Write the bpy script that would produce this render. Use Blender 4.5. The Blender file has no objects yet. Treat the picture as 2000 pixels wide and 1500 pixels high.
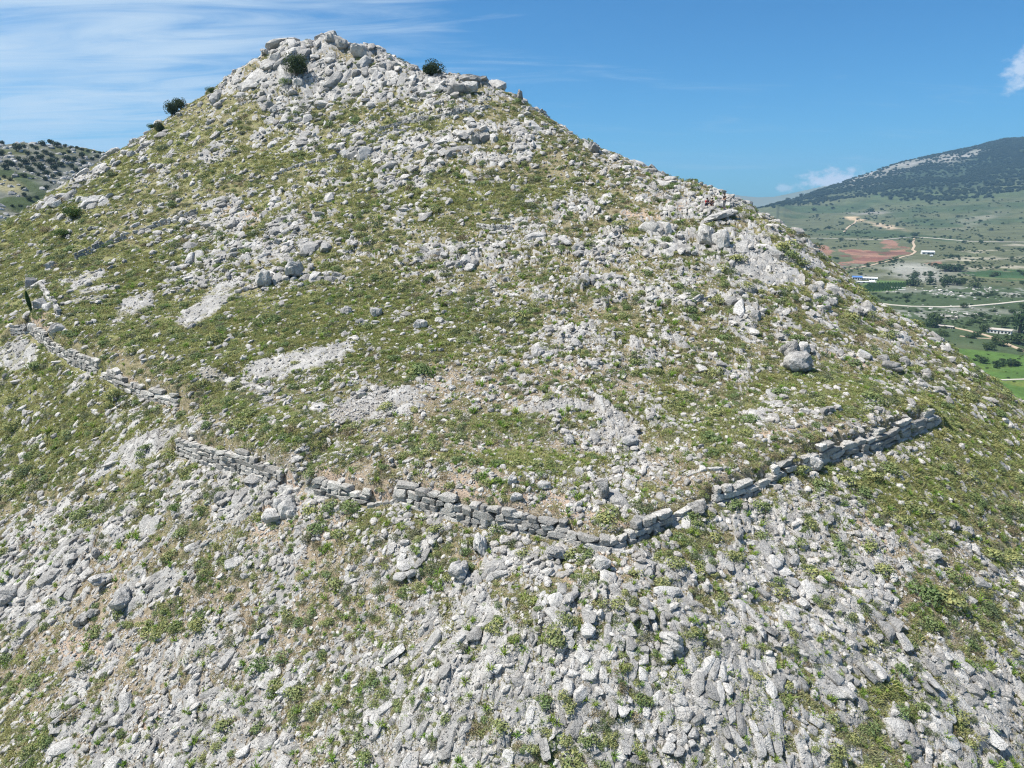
import bpy, bmesh, math
import numpy as np
from mathutils import Vector, Matrix, Euler

# ------------------------------------------------------------------ camera, sky, sun
SC = bpy.context.scene
COL = SC.collection
W0, H0, F = 2000.0, 1500.0, 1387.0          # the photograph's frame and focal length in its pixels
PITCH = math.radians(14.36)
CP, SP = math.cos(PITCH), math.sin(PITCH)

cam_d = bpy.data.cameras.new('camera')
cam = bpy.data.objects.new('camera', cam_d)
COL.objects.link(cam)
cam.location = (0, 0, 0)
cam.rotation_euler = (math.pi / 2 - PITCH, 0, 0)
cam_d.sensor_width = 36.0
cam_d.lens = 36.0 * F / W0
cam_d.clip_start = 0.5
cam_d.clip_end = 60000
SC.camera = cam

SUN_AZ = Vector((-0.97, -0.06))              # towards the sun, on the ground plan
SUN_EL = math.radians(60)
az = math.atan2(SUN_AZ.x, SUN_AZ.y)         # clockwise from +Y
sun_dir = Vector((math.sin(az) * math.cos(SUN_EL), math.cos(az) * math.cos(SUN_EL), math.sin(SUN_EL)))
sun_d = bpy.data.lights.new('sun', 'SUN')
sun_d.energy = 5.0
sun_d.angle = math.radians(0.53)
sun_d.color = (1.0, 0.95, 0.875)
sun = bpy.data.objects.new('sun', sun_d)
COL.objects.link(sun)
sun.rotation_euler = sun_dir.to_track_quat('Z', 'Y').to_euler()
sun.location = (0, 0, 300)

SC.view_settings.view_transform = 'Standard'
SC.view_settings.look = 'None'
SC.view_settings.exposure = 0.64
SC.view_settings.gamma = 1.0
SC.view_settings.use_curve_mapping = False
SC.cycles.max_bounces = 5
SC.cycles.diffuse_bounces = 2
SC.cycles.glossy_bounces = 1
SC.cycles.transmission_bounces = 3
SC.cycles.transparent_max_bounces = 4
SC.cycles.volume_bounces = 0
SC.cycles.use_adaptive_sampling = True
SC.cycles.adaptive_threshold = 0.02
SC.cycles.use_denoising = True
SC.cycles.denoiser = 'OPENIMAGEDENOISE'
SC.cycles.denoising_input_passes = 'RGB_ALBEDO_NORMAL'
SC.cycles.denoising_prefilter = 'NONE'
SC.cycles.filter_width = 1.15


class NT:
    """small helper to write node trees"""
    def __init__(self, tree):
        self.t = tree
        self.t.nodes.clear()

    def n(self, kind, _props=None, **inp):
        nd = self.t.nodes.new(kind)
        for k, v in (_props or {}).items():
            setattr(nd, k, v)
        for k, v in inp.items():
            key = int(k[1:]) if k[0] == 'i' and k[1:].isdigit() else k.replace('_', ' ')
            s = nd.inputs[key]
            if isinstance(v, bpy.types.NodeSocket):
                self.t.links.new(v, s)
            else:
                s.default_value = v
        return nd

    def m(self, op, a, b=0.0, c=0.0, clamp=False):
        nd = self.n('ShaderNodeMath', {'operation': op, 'use_clamp': clamp}, i0=a, i1=b)
        if op in ('MULTIPLY_ADD',):
            if isinstance(c, bpy.types.NodeSocket):
                self.t.links.new(c, nd.inputs[2])
            else:
                nd.inputs[2].default_value = c
        return nd.outputs[0]

    def vm(self, op, a, b=(0, 0, 0)):
        return self.n('ShaderNodeVectorMath', {'operation': op}, i0=a, i1=b).outputs[0]

    def ss(self, x, lo, hi, a=0.0, b=1.0):
        nd = self.n('ShaderNodeMapRange', {'interpolation_type': 'SMOOTHSTEP'}, i0=x, i1=lo, i2=hi, i3=a, i4=b)
        return nd.outputs[0]

    def mix(self, f, a, b):
        nd = self.n('ShaderNodeMix', {'data_type': 'RGBA'}, i0=f, i6=a, i7=b)
        return nd.outputs[2]

    def noise(self, vec, scale, detail=3.0, rough=0.55, dist=0.0):
        nd = self.n('ShaderNodeTexNoise', None, Vector=vec, Scale=scale, Detail=detail, Roughness=rough, Distortion=dist)
        return nd.outputs[0]


def rgb(r, g, b):
    return (r, g, b, 1.0)


world = bpy.data.worlds.new('World')
SC.world = world
world.use_nodes = True
g = NT(world.node_tree)
sky = g.n('ShaderNodeTexSky', {'sky_type': 'NISHITA', 'sun_disc': False})
sky.sun_elevation = SUN_EL
sky.sun_rotation = az
sky.altitude = 600
sky.air_density = 1.0
sky.dust_density = 0.35
sky.ozone_density = 3.2
tc = g.n('ShaderNodeTexCoord')
D = tc.outputs['Generated']
sx = g.n('ShaderNodeSeparateXYZ', None, Vector=D)
dx, dy, dz = sx.outputs
den = g.m('ADD', g.m('MAXIMUM', dz, 0.0), 0.10)
px = g.m('DIVIDE', dx, den)
py = g.m('DIVIDE', dy, den)
# thin high cloud: streaks on a plane far above, drawn out along one wind direction
pv = g.n('ShaderNodeCombineXYZ', None, X=px, Y=py, Z=0.0).outputs[0]
rot = g.n('ShaderNodeMapping', None, Vector=pv, Rotation=(0, 0, math.radians(-12)), Scale=(0.34, 1.15, 1.0), Location=(0.9, 0.3, 0.0)).outputs[0]
broad = g.noise(rot, 1.05, 3.0, 0.55, 0.6)
fine = g.noise(rot, 3.6, 6.0, 0.62, 1.1)
lon = g.m('ARCTAN2', dx, dy)
west = g.ss(lon, 0.10, -0.55, 0.10, 0.46)                   # the bank of thin cloud stands to the west
cir = g.m('ADD', g.m('MULTIPLY', broad, 0.75), g.m('ADD', g.m('MULTIPLY', fine, 0.56), west))
cmask = g.ss(cir, 0.80, 1.24, 0.0, 0.82)
cmask = g.m('MULTIPLY', cmask, g.ss(dz, 0.0, 0.10, 0.35, 1.0))
# small fair-weather clouds low over the far mountain
dirv = g.vm('NORMALIZE', D)


def puff(u, v, ru, rv, seed):
    vx, vy = (u - 1000) / F, (750 - v) / F
    d = Vector((vx, CP + vy * SP, -SP + vy * CP)).normalized()
    right = Vector((d.y, -d.x, 0)).normalized()
    up = right.cross(d)
    a = g.n('ShaderNodeVectorMath', {'operation': 'DOT_PRODUCT'}, i0=dirv, i1=tuple(right)).outputs[1]
    b = g.n('ShaderNodeVectorMath', {'operation': 'DOT_PRODUCT'}, i0=dirv, i1=tuple(up)).outputs[1]
    f = g.n('ShaderNodeVectorMath', {'operation': 'DOT_PRODUCT'}, i0=dirv, i1=tuple(d)).outputs[1]
    a = g.m('DIVIDE', a, ru / F)
    b = g.m('DIVIDE', b, rv / F)
    rr = g.m('SQRT', g.m('ADD', g.m('MULTIPLY', a, a), g.m('MULTIPLY', b, b)))
    nn = g.noise(g.vm('ADD', g.vm('MULTIPLY', dirv, (1, 1, 1.6)), (seed, seed * 2, 0)), 62.0, 5.0, 0.6)
    k = g.m('ADD', rr, g.m('MULTIPLY', g.m('SUBTRACT', nn, 0.5), 2.2))
    s = g.ss(k, 1.0, 0.25, 0.0, 1.0)
    return g.m('MULTIPLY', s, g.ss(f, 0.90, 0.95))


cum = g.m('MULTIPLY', puff(1990, 132, 24, 38, 1.3), 0.6)
cum = g.m('MAXIMUM', cum, g.m('MULTIPLY', puff(1622, 354, 66, 26, 4.1), 0.95))
cum = g.m('MAXIMUM', cum, g.m('MULTIPLY', puff(1535, 368, 26, 10, 7.7), 0.5))
skyc = g.vm('MULTIPLY', sky.outputs[0], (0.30, 0.80, 1.13))
c1 = g.mix(cmask, skyc, rgb(6.6, 7.8, 8.8))
c2 = g.mix(cum, c1, rgb(8.5, 9.0, 9.8))
bg = g.n('ShaderNodeBackground', None, Color=c2, Strength=0.070)
out = g.n('ShaderNodeOutputWorld', None, Surface=bg.outputs[0])

# ------------------------------------------------------------------ numbers: noise, rays, splines
rng = np.random.default_rng(11)


def _hash(ix, iy, seed):
    h = (ix.astype(np.int64) * 374761393 + iy.astype(np.int64) * 668265263 + seed * 1442695041) & 0xFFFFFFFF
    h = ((h ^ (h >> 13)) * 1274126177) & 0xFFFFFFFF
    h = h ^ (h >> 16)
    return (h & 0xFFFF) / 65535.0


def vnoise(x, y, seed=0):
    x = np.asarray(x, float); y = np.asarray(y, float)
    ix = np.floor(x); iy = np.floor(y)
    fx = x - ix; fy = y - iy
    fx = fx * fx * fx * (fx * (fx * 6 - 15) + 10); fy = fy * fy * fy * (fy * (fy * 6 - 15) + 10)
    a = _hash(ix, iy, seed); b = _hash(ix + 1, iy, seed); c = _hash(ix, iy + 1, seed); d = _hash(ix + 1, iy + 1, seed)
    return (a * (1 - fx) + b * fx) * (1 - fy) + (c * (1 - fx) + d * fx) * fy


def fbm(x, y, scale, octv=4, seed=0, gain=0.5):
    s = 0.0; amp = 1.0; tot = 0.0; f = 1.0 / scale
    for k in range(octv):
        ca, sa = math.cos(0.7 * k + 0.3), math.sin(0.7 * k + 0.3)
        s = s + amp * vnoise((x * ca - y * sa) * f, (x * sa + y * ca) * f, seed + 17 * k)
        tot += amp; amp *= gain; f *= 2.03
    return s / tot


def sstep(x, a, b):
    t = np.clip((x - a) / (b - a), 0, 1)
    return t * t * (3 - 2 * t)


def ray(u, v):
    u = np.asarray(u, float); v = np.asarray(v, float)
    vx = (u - 1000) / F; vy = (750 - v) / F
    return vx, CP + vy * SP, -SP + vy * CP


def project(x, y, z):
    fwd = y * CP - z * SP
    up = y * SP + z * CP
    fwd = np.maximum(fwd, 0.5)
    return 1000 + F * x / fwd, 750 - F * up / fwd


class TPS:
    def __init__(self, P, z, lam=0.0):
        P = np.asarray(P, float); z = np.asarray(z, float)
        self.P = P; n = len(P)
        K = self.k(((P[:, None, :] - P[None, :, :]) ** 2).sum(-1)) + lam * np.eye(n)
        A = np.zeros((n + 3, n + 3)); A[:n, :n] = K
        A[:n, n] = 1; A[:n, n + 1:] = P; A[n, :n] = 1; A[n + 1:, :n] = P.T
        self.w = np.linalg.lstsq(A, np.concatenate([z, [0, 0, 0]]), rcond=None)[0]

    @staticmethod
    def k(d2):
        return 0.5 * d2 * np.log(np.maximum(d2, 1e-9))

    def __call__(self, x, y):
        sh = np.shape(x); x = np.ravel(x); y = np.ravel(y)
        o = np.empty(len(x)); n = len(self.P)
        for i in range(0, len(x), 40000):
            xx = x[i:i + 40000]; yy = y[i:i + 40000]
            d2 = (xx[:, None] - self.P[:, 0]) ** 2 + (yy[:, None] - self.P[:, 1]) ** 2
            o[i:i + 40000] = self.k(d2) @ self.w[:n] + self.w[n] + self.w[n + 1] * xx + self.w[n + 2] * yy
        return o.reshape(sh)


# ------------------------------------------------------------------ the hill: heights from points read off the photograph with a depth each
CTRL = [(0, 1500, 33), (500, 1500, 29), (1000, 1500, 25.5), (1250, 1500, 25), (1600, 1500, 25.5), (2000, 1500, 28),
        (0, 1250, 42), (500, 1250, 35), (1000, 1250, 30), (1250, 1250, 29.5), (1600, 1250, 31), (2000, 1250, 34.5),
        (0, 1060, 52), (500, 1060, 40.5), (1000, 1075, 35.6), (1500, 1060, 36.7), (2000, 1060, 43),
        (0, 900, 63), (200, 900, 56), (750, 900, 44.2), (1000, 900, 43), (1300, 900, 42.8), (2000, 900, 54),
        (345, 880, 52), (540, 935, 45), (720, 975, 41), (1000, 1035, 37), (1110, 1055, 36), (1190, 1070, 35),
        (1300, 1025, 36.8), (1400, 978, 38.8), (1540, 928, 41.5), (1700, 870, 46), (1830, 832, 51),
        (200, 738, 67), (340, 793, 59), (100, 682, 74), (30, 652, 79.5),
        (0, 750, 72.5), (600, 750, 56.5), (850, 750, 54.5), (1100, 750, 53), (1400, 750, 53), (1700, 750, 56.5), (1900, 765, 60.5),
        (0, 600, 89), (300, 600, 81), (600, 600, 73.5), (900, 600, 69.5), (1200, 600, 67), (1500, 600, 67), (1700, 620, 71),
        (50, 470, 112), (300, 450, 104), (600, 450, 95), (900, 450, 90), (1200, 450, 86), (1450, 460, 83),
        (1400, 400, 91), (220, 330, 133), (450, 300, 124), (700, 300, 115), (950, 300, 109), (1120, 310, 107),
        (430, 190, 145), (640, 180, 138), (850, 190, 129), (960, 200, 126)]
SIL = [(-250, 590, 115), (-120, 510, 119), (0, 440, 125), (60, 405, 130), (130, 358, 137), (200, 313, 140), (270, 272, 143), (330, 230, 147), (400, 186, 150),
       (440, 158, 151), (500, 117, 152), (560, 86, 152), (640, 78, 152), (690, 95, 150), (760, 117, 146), (830, 148, 141),
       (900, 152, 138), (950, 162, 136), (1000, 190, 131), (1070, 230, 126), (1150, 285, 119), (1200, 300, 115), (1300, 345, 107),
       (1400, 374, 99), (1450, 394, 96), (1500, 423, 92), (1550, 453, 89), (1600, 492, 86), (1650, 532, 83), (1700, 582, 80),
       (1760, 622, 77), (1850, 674, 72), (1900, 713, 70), (1950, 752, 68), (2000, 792, 66), (2100, 872, 62), (2250, 980, 57)]
cp_xy, cp_z = [], []


def add_ctrl(u, v, Y):
    a, b, c = ray(u, v)
    cp_xy.append((float(a / b * Y), float(Y))); cp_z.append(float(c / b * Y))


for c in CTRL + SIL:
    add_ctrl(*c)
n_front = len(cp_xy)
for (u, v, Y) in SIL[::2]:
    a, b, c = ray(u, v)
    k = Y / b
    p = np.array([a * k, Y]); z = c * k
    r = np.linalg.norm(p); h = p / r; te = z / r
    for dr, dd in ((14, 4.5), (40, 22), (95, 62)):
        q = p + h * dr
        cp_xy.append(tuple(q)); cp_z.append(max(z + te * dr - dd, -95))
for thd in range(-60, 61, 15):
    t = math.radians(thd)
    for r, z in ((6, -36.0), (14, -31.5 if abs(thd) < 40 else -33)):
        cp_xy.append((r * math.sin(t), r * math.cos(t))); cp_z.append(z - abs(thd) * 0.05)
for t, r, z in ((58, 75, -52), (58, 130, -80), (56, 220, -100), (-58, 70, -38), (-58, 130, -44), (-58, 220, -90), (45, 230, -100), (20, 300, -98), (0, 320, -95), (-25, 320, -92), (-45, 300, -95)):
    t = math.radians(t)
    cp_xy.append((r * math.sin(t), r * math.cos(t))); cp_z.append(z)
hill_tps = TPS(np.array(cp_xy), np.array(cp_z), lam=0.6)

NTH, NR = 1000, 860
TH0, TH1, R0, R1 = math.radians(-48), math.radians(48), 10.0, 290.0
TH = np.linspace(TH0, TH1, NTH)
LR = np.linspace(math.log(R0), math.log(R1), NR)
RR, TT = np.meshgrid(np.exp(LR), TH)                # [theta, r]
GX, GY = RR * np.sin(TT), RR * np.cos(TT)
GZ = hill_tps(GX, GY)

# bring the skyline of the smooth hill onto the photograph's
want_th, want_el = [], []
for (u, v, Y) in SIL:
    a, b, c = ray(u, v)
    want_th.append(math.atan2(a, b)); want_el.append(c / math.hypot(a, b))
want = np.interp(TH, want_th, want_el)
for it in range(3):
    el = GZ / RR
    i_max = np.argmax(el, axis=1)
    r_max = RR[np.arange(NTH), i_max]
    d_el = want - el.max(axis=1)
    d_el = np.convolve(np.pad(d_el, 6, 'edge'), np.ones(13) / 13, 'valid')
    wgt = sstep(RR, (r_max * 0.55)[:, None], (r_max * 0.98)[:, None])
    GZ = GZ + d_el[:, None] * RR * wgt

# the stone-retaining terrace: ground behind the long wall stands higher than in front
WALLS_UV = [[(1300, 1030), (1345, 1008), (1400, 986)], [(715, 990), (772, 986)], [(545, 956), (612, 968)], [(22, 658), (55, 650), (95, 684), (190, 734)], [(198, 742), (262, 776), (345, 800)],
            [(345, 892), (420, 918), (545, 952)], [(612, 966), (715, 985)], [(770, 984), (815, 998), (905, 1024), (1000, 1044)],
            [(1000, 1040), (1108, 1062)], [(1108, 1068), (1150, 1082), (1192, 1086)], [(1192, 1086), (1240, 1064), (1300, 1034)],
            [(1400, 985), (1470, 966), (1545, 932)], [(1572, 925), (1700, 884), (1832, 836)]]


def h_lookup(x, y, G=None):
    G = GZ if G is None else G
    x = np.asarray(x, float); y = np.asarray(y, float)
    r = np.hypot(x, y); t = np.arctan2(x, y)
    fi = np.clip((t - TH0) / (TH1 - TH0) * (NTH - 1), 0, NTH - 1.001)
    fj = np.clip((np.log(np.maximum(r, R0)) - LR[0]) / (LR[-1] - LR[0]) * (NR - 1), 0, NR - 1.001)
    i = fi.astype(int); j = fj.astype(int); a = fi - i; b = fj - j
    return (G[i, j] * (1 - a) + G[i + 1, j] * a) * (1 - b) + (G[i, j + 1] * (1 - a) + G[i + 1, j + 1] * a) * b


def hit(u, v):
    """where the camera ray through photo pixel (u, v) meets the hill"""
    u = np.atleast_1d(np.asarray(u, float)); v = np.atleast_1d(np.asarray(v, float))
    a, b, c = ray(u, v)
    h = np.hypot(a, b); a, b, c = a / h, b / h, c / h
    R = np.empty(len(u)); rs = np.exp(LR)
    for k in range(len(u)):
        f = min(max((math.atan2(a[k], b[k]) - TH0) / (TH1 - TH0) * (NTH - 1), 0), NTH - 1.001)
        i = int(f); w = f - i
        gap = (GZ[i] * (1 - w) + GZ[i + 1] * w) - c[k] * rs
        gap[rs < 10] = -1
        q = np.argmax(gap >= 0)
        if gap[q] >= 0 and q > 0:
            t = -gap[q - 1] / (gap[q] - gap[q - 1] + 1e-9)
            R[k] = rs[q - 1] + t * (rs[q] - rs[q - 1])
        else:                                        # just over the skyline: the nearest approach
            R[k] = rs[np.argmax(np.where((rs > 55) & (rs < 175), gap / rs, -9))]
    X, Y = a * R, b * R
    return X, Y, h_lookup(X, Y)


def seg_sd(px, py, poly):
    """signed distance to a polyline: positive uphill of it (to the left of its direction, walking to the right of the picture)"""
    best = np.full(np.shape(px), 1e9); sd = np.zeros(np.shape(px)); along = np.zeros(np.shape(px))
    for (x0, y0), (x1, y1) in zip(poly[:-1], poly[1:]):
        ex, ey = x1 - x0, y1 - y0; L2 = ex * ex + ey * ey
        t_raw = ((px - x0) * ex + (py - y0) * ey) / L2
        t = np.clip(t_raw, 0, 1)
        d = np.hypot(px - x0 - t * ex, py - y0 - t * ey)
        s = np.where(ex * (py - y0) - ey * (px - x0) > 0, 1.0, -1.0)
        m = d < best
        best = np.where(m, d, best); sd = np.where(m, d * s, sd)
    return sd


WALL_H = [0.50, 0.45, 0.4, 1.9, 1.8, 2.1, 1.45, 1.75, 1.35, 1.05, 1.1, 1.35, 1.75]
WALL_XY = []
for wv in WALLS_UV:
    X, Y, Z = hit([p[0] for p in wv], [p[1] for p in wv])
    WALL_XY.append(list(zip(X, Y)))
LIFT = np.zeros_like(GZ)
for poly, hh in zip(WALL_XY, WALL_H):
    xs = [p[0] for p in poly]; ys = [p[1] for p in poly]
    m = (GX > min(xs) - 12) & (GX < max(xs) + 12) & (GY > min(ys) - 12) & (GY < max(ys) + 12)
    sd = seg_sd(GX[m], GY[m], poly)
    (ax, ay), (bx, by) = poly[0], poly[-1]
    L = math.hypot(bx - ax, by - ay)
    t = ((GX[m] - ax) * (bx - ax) + (GY[m] - ay) * (by - ay)) / L
    ends = sstep(t, -2.6, 0.4) * sstep(L - t, -2.6, 0.4)
    up = np.where(sd > 0.25, sstep(sd, 0.25, 0.8) * (1 - sstep(sd, 1.5, 9.5)), 0.0) * hh * 0.72 * ends
    LIFT[m] = np.maximum(LIFT[m], up)
GSD = np.full(GZ.shape, 1e3)
for poly in WALL_XY:
    xs = [p[0] for p in poly]; ys = [p[1] for p in poly]
    m = (GX > min(xs) - 12) & (GX < max(xs) + 12) & (GY > min(ys) - 12) & (GY < max(ys) + 12)
    sd = seg_sd(GX[m], GY[m], poly)
    GSD[m] = np.where(np.abs(sd) < np.abs(GSD[m]), sd, GSD[m])
LIFT = LIFT * sstep(GSD, 0.15, 0.7)
GZ = GZ + LIFT

# micro relief
UU, VV = project(GX, GY, GZ)
crag = sstep(VV, 260, 60) * sstep(UU, 380, 480) * sstep(UU, 1010, 950)
crag = np.maximum(crag, 0.55 * sstep(np.hypot((UU - 1420) / 210, (VV - 440) / 90), 1.2, 0.4))
crag = np.maximum(crag, 0.4 * sstep(np.hypot((UU - 880) / 300, (VV - 500) / 60), 1.2, 0.4))
near_wall = np.clip(LIFT / 0.5, 0, 1)
rel = 0.55 * (fbm(GX, GY, 9.0, 3, 3) - 0.5) + 0.30 * (fbm(GX, GY, 2.2, 3, 5) - 0.5)
rel = rel + crag * 3.4 * (fbm(GX, GY, 6.5, 4, 9, 0.6) - 0.5)
rel *= (1 - 0.75 * near_wall)
GZ = GZ + rel * sstep(RR, 8, 16)
GZ_SMOOTH = GZ - LIFT
el_run = np.maximum.accumulate(GZ / RR, axis=1)
VIS = (GZ / RR) - el_run                             # 0 where seen from the camera, negative where hidden
# slopes
dth = TH[1] - TH[0]; dlr = LR[1] - LR[0]
gt, gr = np.gradient(GZ_SMOOTH, dth, dlr)
gr = gr / RR; gt = gt / RR
DZX = gr * np.sin(TT) + gt * np.cos(TT)
DZY = gr * np.cos(TT) - gt * np.sin(TT)

# ------------------------------------------------------------------ what grows or lies where (read off the photograph, 100-pixel cells)
ROCK = """
.....88.............
...4688777..........
.343456675656.......
.34333466433446655..
11235544556656765565
12135554544565655666
43333233333455655655
23435565334444554354
22454333345455444443
34544444445445665333
66544445555566776534
77655556566677765445
55546556667788877656
66556667667888888667
67666667776888878777
""".strip().split('\n')
RK = np.array([[(int(ch) if ch != '.' else 4) for ch in (row + '....................')[:20]] for row in ROCK], float) / 9.0


def rock_grid(u, v):
    fu = np.clip(u / 100 - 0.5, 0, 18.999); fv = np.clip(v / 100 - 0.5, 0, 13.999)
    i = fv.astype(int); j = fu.astype(int); a = fv - i; b = fu - j
    return (RK[i, j] * (1 - a) + RK[i + 1, j] * a) * (1 - b) + (RK[i, j + 1] * (1 - a) + RK[i + 1, j + 1] * a) * b


def blob(u, v, cu, cv, ru, rv, deg=0.0, soft=0.45):
    a = math.radians(deg); ca, sa = math.cos(a), math.sin(a)
    du, dv = u - cu, v - cv
    x = (du * ca + dv * sa) / ru; y = (-du * sa + dv * ca) / rv
    return sstep(np.hypot(x, y), 1 + soft, 1 - soft)


GRAVEL = [(565, 705, 80, 24, -14), (735, 792, 98, 30, -10), (1085, 800, 85, 10, 0), (160, 540, 36, 12, -35), (175, 588, 34, 10, -10), (400, 605, 62, 18, -38),
          (270, 600, 60, 18, -35), (640, 690, 40, 20, -30), (30, 695, 45, 22, -25), (1490, 525, 75, 26, 24), (180, 560, 30, 12, -20), (430, 735, 40, 16, 25), (385, 1270, 45, 22, -28),
          (1200, 830, 60, 20, 45), (290, 880, 70, 24, -35), (1560, 505, 40, 15, 20)]
SOIL = [(300, 775, 60, 10, 25), (450, 885, 90, 10, 18), (880, 965, 140, 10, 14), (1150, 1000, 90, 22, 10), (760, 960, 60, 14, 5), (1000, 1100, 120, 22, 10), (1320, 395, 70, 8, 12), (620, 1000, 60, 30, 40), (1200, 1180, 30, 50, -20), (180, 1260, 60, 30, 0), (480, 420, 30, 26, 0), (1660, 700, 60, 12, 20), (80, 620, 30, 20, 50), (660, 920, 55, 14, 5), (1150, 1115, 80, 40, -15), (1080, 1290, 35, 60, 25), (560, 945, 26, 26, 0), (1495, 505, 45, 16, 30), (450, 405, 26, 22, 0), (1430, 392, 45, 12, 12),
        (1240, 425, 45, 12, 0), (1110, 1180, 30, 50, 30), (520, 1010, 45, 25, -60), (1690, 1030, 30, 60, -30), (1560, 840, 120, 14, -12), (290, 760, 80, 10, 25), (1290, 1110, 50, 20, -30),
        (330, 1420, 40, 30, 0), (1330, 410, 40, 12, 0), (1010, 960, 150, 20, 8)]
DRY = [(700, 1180, 260, 120, 0), (120, 1200, 160, 160, 0), (1050, 880, 240, 40, 0), (900, 950, 330, 45, 4), (600, 1040, 160, 90, 25), (300, 1330, 320, 190, 0), (1350, 910, 260, 45, -8), (1800, 1120, 150, 180, 30), (1000, 720, 260, 90, 0), (500, 1200, 240, 80, 0),
       (1350, 380, 160, 40, 20)]
LUSH = [(1450, 405, 60, 22, 25), (1380, 385, 50, 14, 15), (1530, 560, 60, 20, 30), (60, 480, 170, 110, -25), (330, 500, 260, 70, -25), (250, 330, 180, 50, -30), (100, 800, 220, 130, 20), (420, 650, 260, 60, 12), (1000, 890, 180, 14, 3), (520, 810, 120, 26, 25), (700, 330, 120, 22, 0),
        (850, 380, 300, 40, 0), (600, 300, 300, 30, -10), (300, 620, 300, 70, 10), (1530, 480, 60, 40, 30), (1900, 850, 120, 90, 40), (1650, 760, 130, 50, 0), (700, 640, 300, 90, 0), (1800, 950, 120, 60, 20)]


def masks(x, y, u, v, z):
    wu = u + 60 * (fbm(x, y, 7.0, 3, 41) - 0.5); wv = v + 34 * (fbm(x, y, 7.0, 3, 43) - 0.5)
    gv = np.zeros_like(u); so = np.zeros_like(u); dr = np.zeros_like(u); lu = np.zeros_like(u)
    for b in GRAVEL:
        gv = np.maximum(gv, blob(wu, wv, *b, soft=0.3))
    for b in SOIL:
        so = np.maximum(so, blob(wu, wv, *b, soft=0.6))
    for b in DRY:
        dr = np.maximum(dr, blob(wu, wv, *b, soft=0.7))
    for b in LUSH:
        lu = np.maximum(lu, blob(wu, wv, *b, soft=0.7))
    up = sstep(wv, 780, 560) * sstep(wv, 60, 210)         # the upper slopes are green
    lu = np.maximum(lu, up * (0.48 - 0.26 * sstep(wu, 700, 1250)))
    dr = dr * (1 - 0.6 * up)
    n = 0.42 * fbm(x, y, 6.5, 3, 21) + 0.58 * fbm(x, y, 1.5, 4, 23, 0.62)
    n = np.clip((n - 0.5) * 2.4 + 0.5, 0, 1)
    band = vnoise(z / 2.6 + 1.6 * fbm(x, y, 16.0, 2, 27), 0.03 * x, 29) - 0.5
    n = np.clip(n + 0.42 * band * sstep(v, 820, 620), 0, 1)
    r = rock_grid(u, v) * (1 - 0.35 * lu)
    K = sstep(r * (0.96 - 0.12 * sstep(v, 950, 600) * sstep(v, 100, 230)) - n, -0.32, 0.34)
    K = np.maximum(K, 0.35 * gv)
    return K, gv, so * (1 - gv), dr, lu


MK, MG, MS, MD, ML = masks(GX, GY, UU, VV, GZ)

# bare bedrock: jointed slabs of limestone in the ground itself, long sides down the fall line
OUT = [(1380, 1270, 400, 270, 0), (1000, 1380, 220, 140, 0), (640, 130, 250, 90, 10), (900, 185, 130, 60, 15), (880, 505, 280, 45, -3), (1400, 465, 160, 75, 20), (1640, 610, 120, 45, 25),
       (1250, 450, 180, 50, 0), (760, 320, 230, 45, 0), (120, 385, 90, 45, -35), (200, 1130, 240, 130, -15), (1850, 1380, 220, 160, 20), (470, 970, 130, 60, 0), (290, 870, 110, 40, -35),
       (560, 400, 160, 60, -10), (1450, 610, 160, 50, 0), (1560, 700, 90, 30, 0), (620, 250, 260, 60, 0), (360, 350, 80, 40, -30), (950, 270, 90, 40, 0), (420, 500, 110, 40, -25), (1150, 560, 140, 40, 10),
       (1300, 690, 200, 80, 10), (1180, 830, 130, 60, 20), (900, 1090, 220, 60, 0), (300, 1430, 260, 90, 0)]


def out_map(x, y, u, v):
    wu = u + 80 * (fbm(x, y, 8.0, 2, 61) - 0.5); wv = v + 40 * (fbm(x, y, 8.0, 2, 63) - 0.5)
    o = np.zeros_like(u)
    for b in OUT:
        o = np.maximum(o, blob(wu, wv, *b, soft=0.5))
    return o


MO = out_map(GX, GY, UU, VV)


def out_at(x, y):
    return h_lookup(x, y, MO)


def cells(a, b, seed):
    """jittered-grid Voronoi: distance to the nearest point, gap to the second, a random number and the offset in the cell"""
    ia, ib = np.floor(a), np.floor(b)
    f1 = np.full(a.shape, 9.0); f2 = np.full(a.shape, 9.0); rid = np.zeros(a.shape); oa = np.zeros(a.shape); ob = np.zeros(a.shape)
    for p_ in (-1, 0, 1):
        for q_ in (-1, 0, 1):
            ca, cb = ia + p_, ib + q_
            da = ca + 0.1 + 0.8 * _hash(ca, cb, seed) - a; db = cb + 0.1 + 0.8 * _hash(ca, cb, seed + 1) - b
            d = np.sqrt(da * da + db * db)
            m = d < f1
            f2 = np.where(m, f1, np.minimum(f2, d)); f1 = np.where(m, d, f1)
            rid = np.where(m, _hash(ca, cb, seed + 2), rid); oa = np.where(m, da, oa); ob = np.where(m, db, ob)
    return f1, f2 - f1, rid, oa, ob


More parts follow.
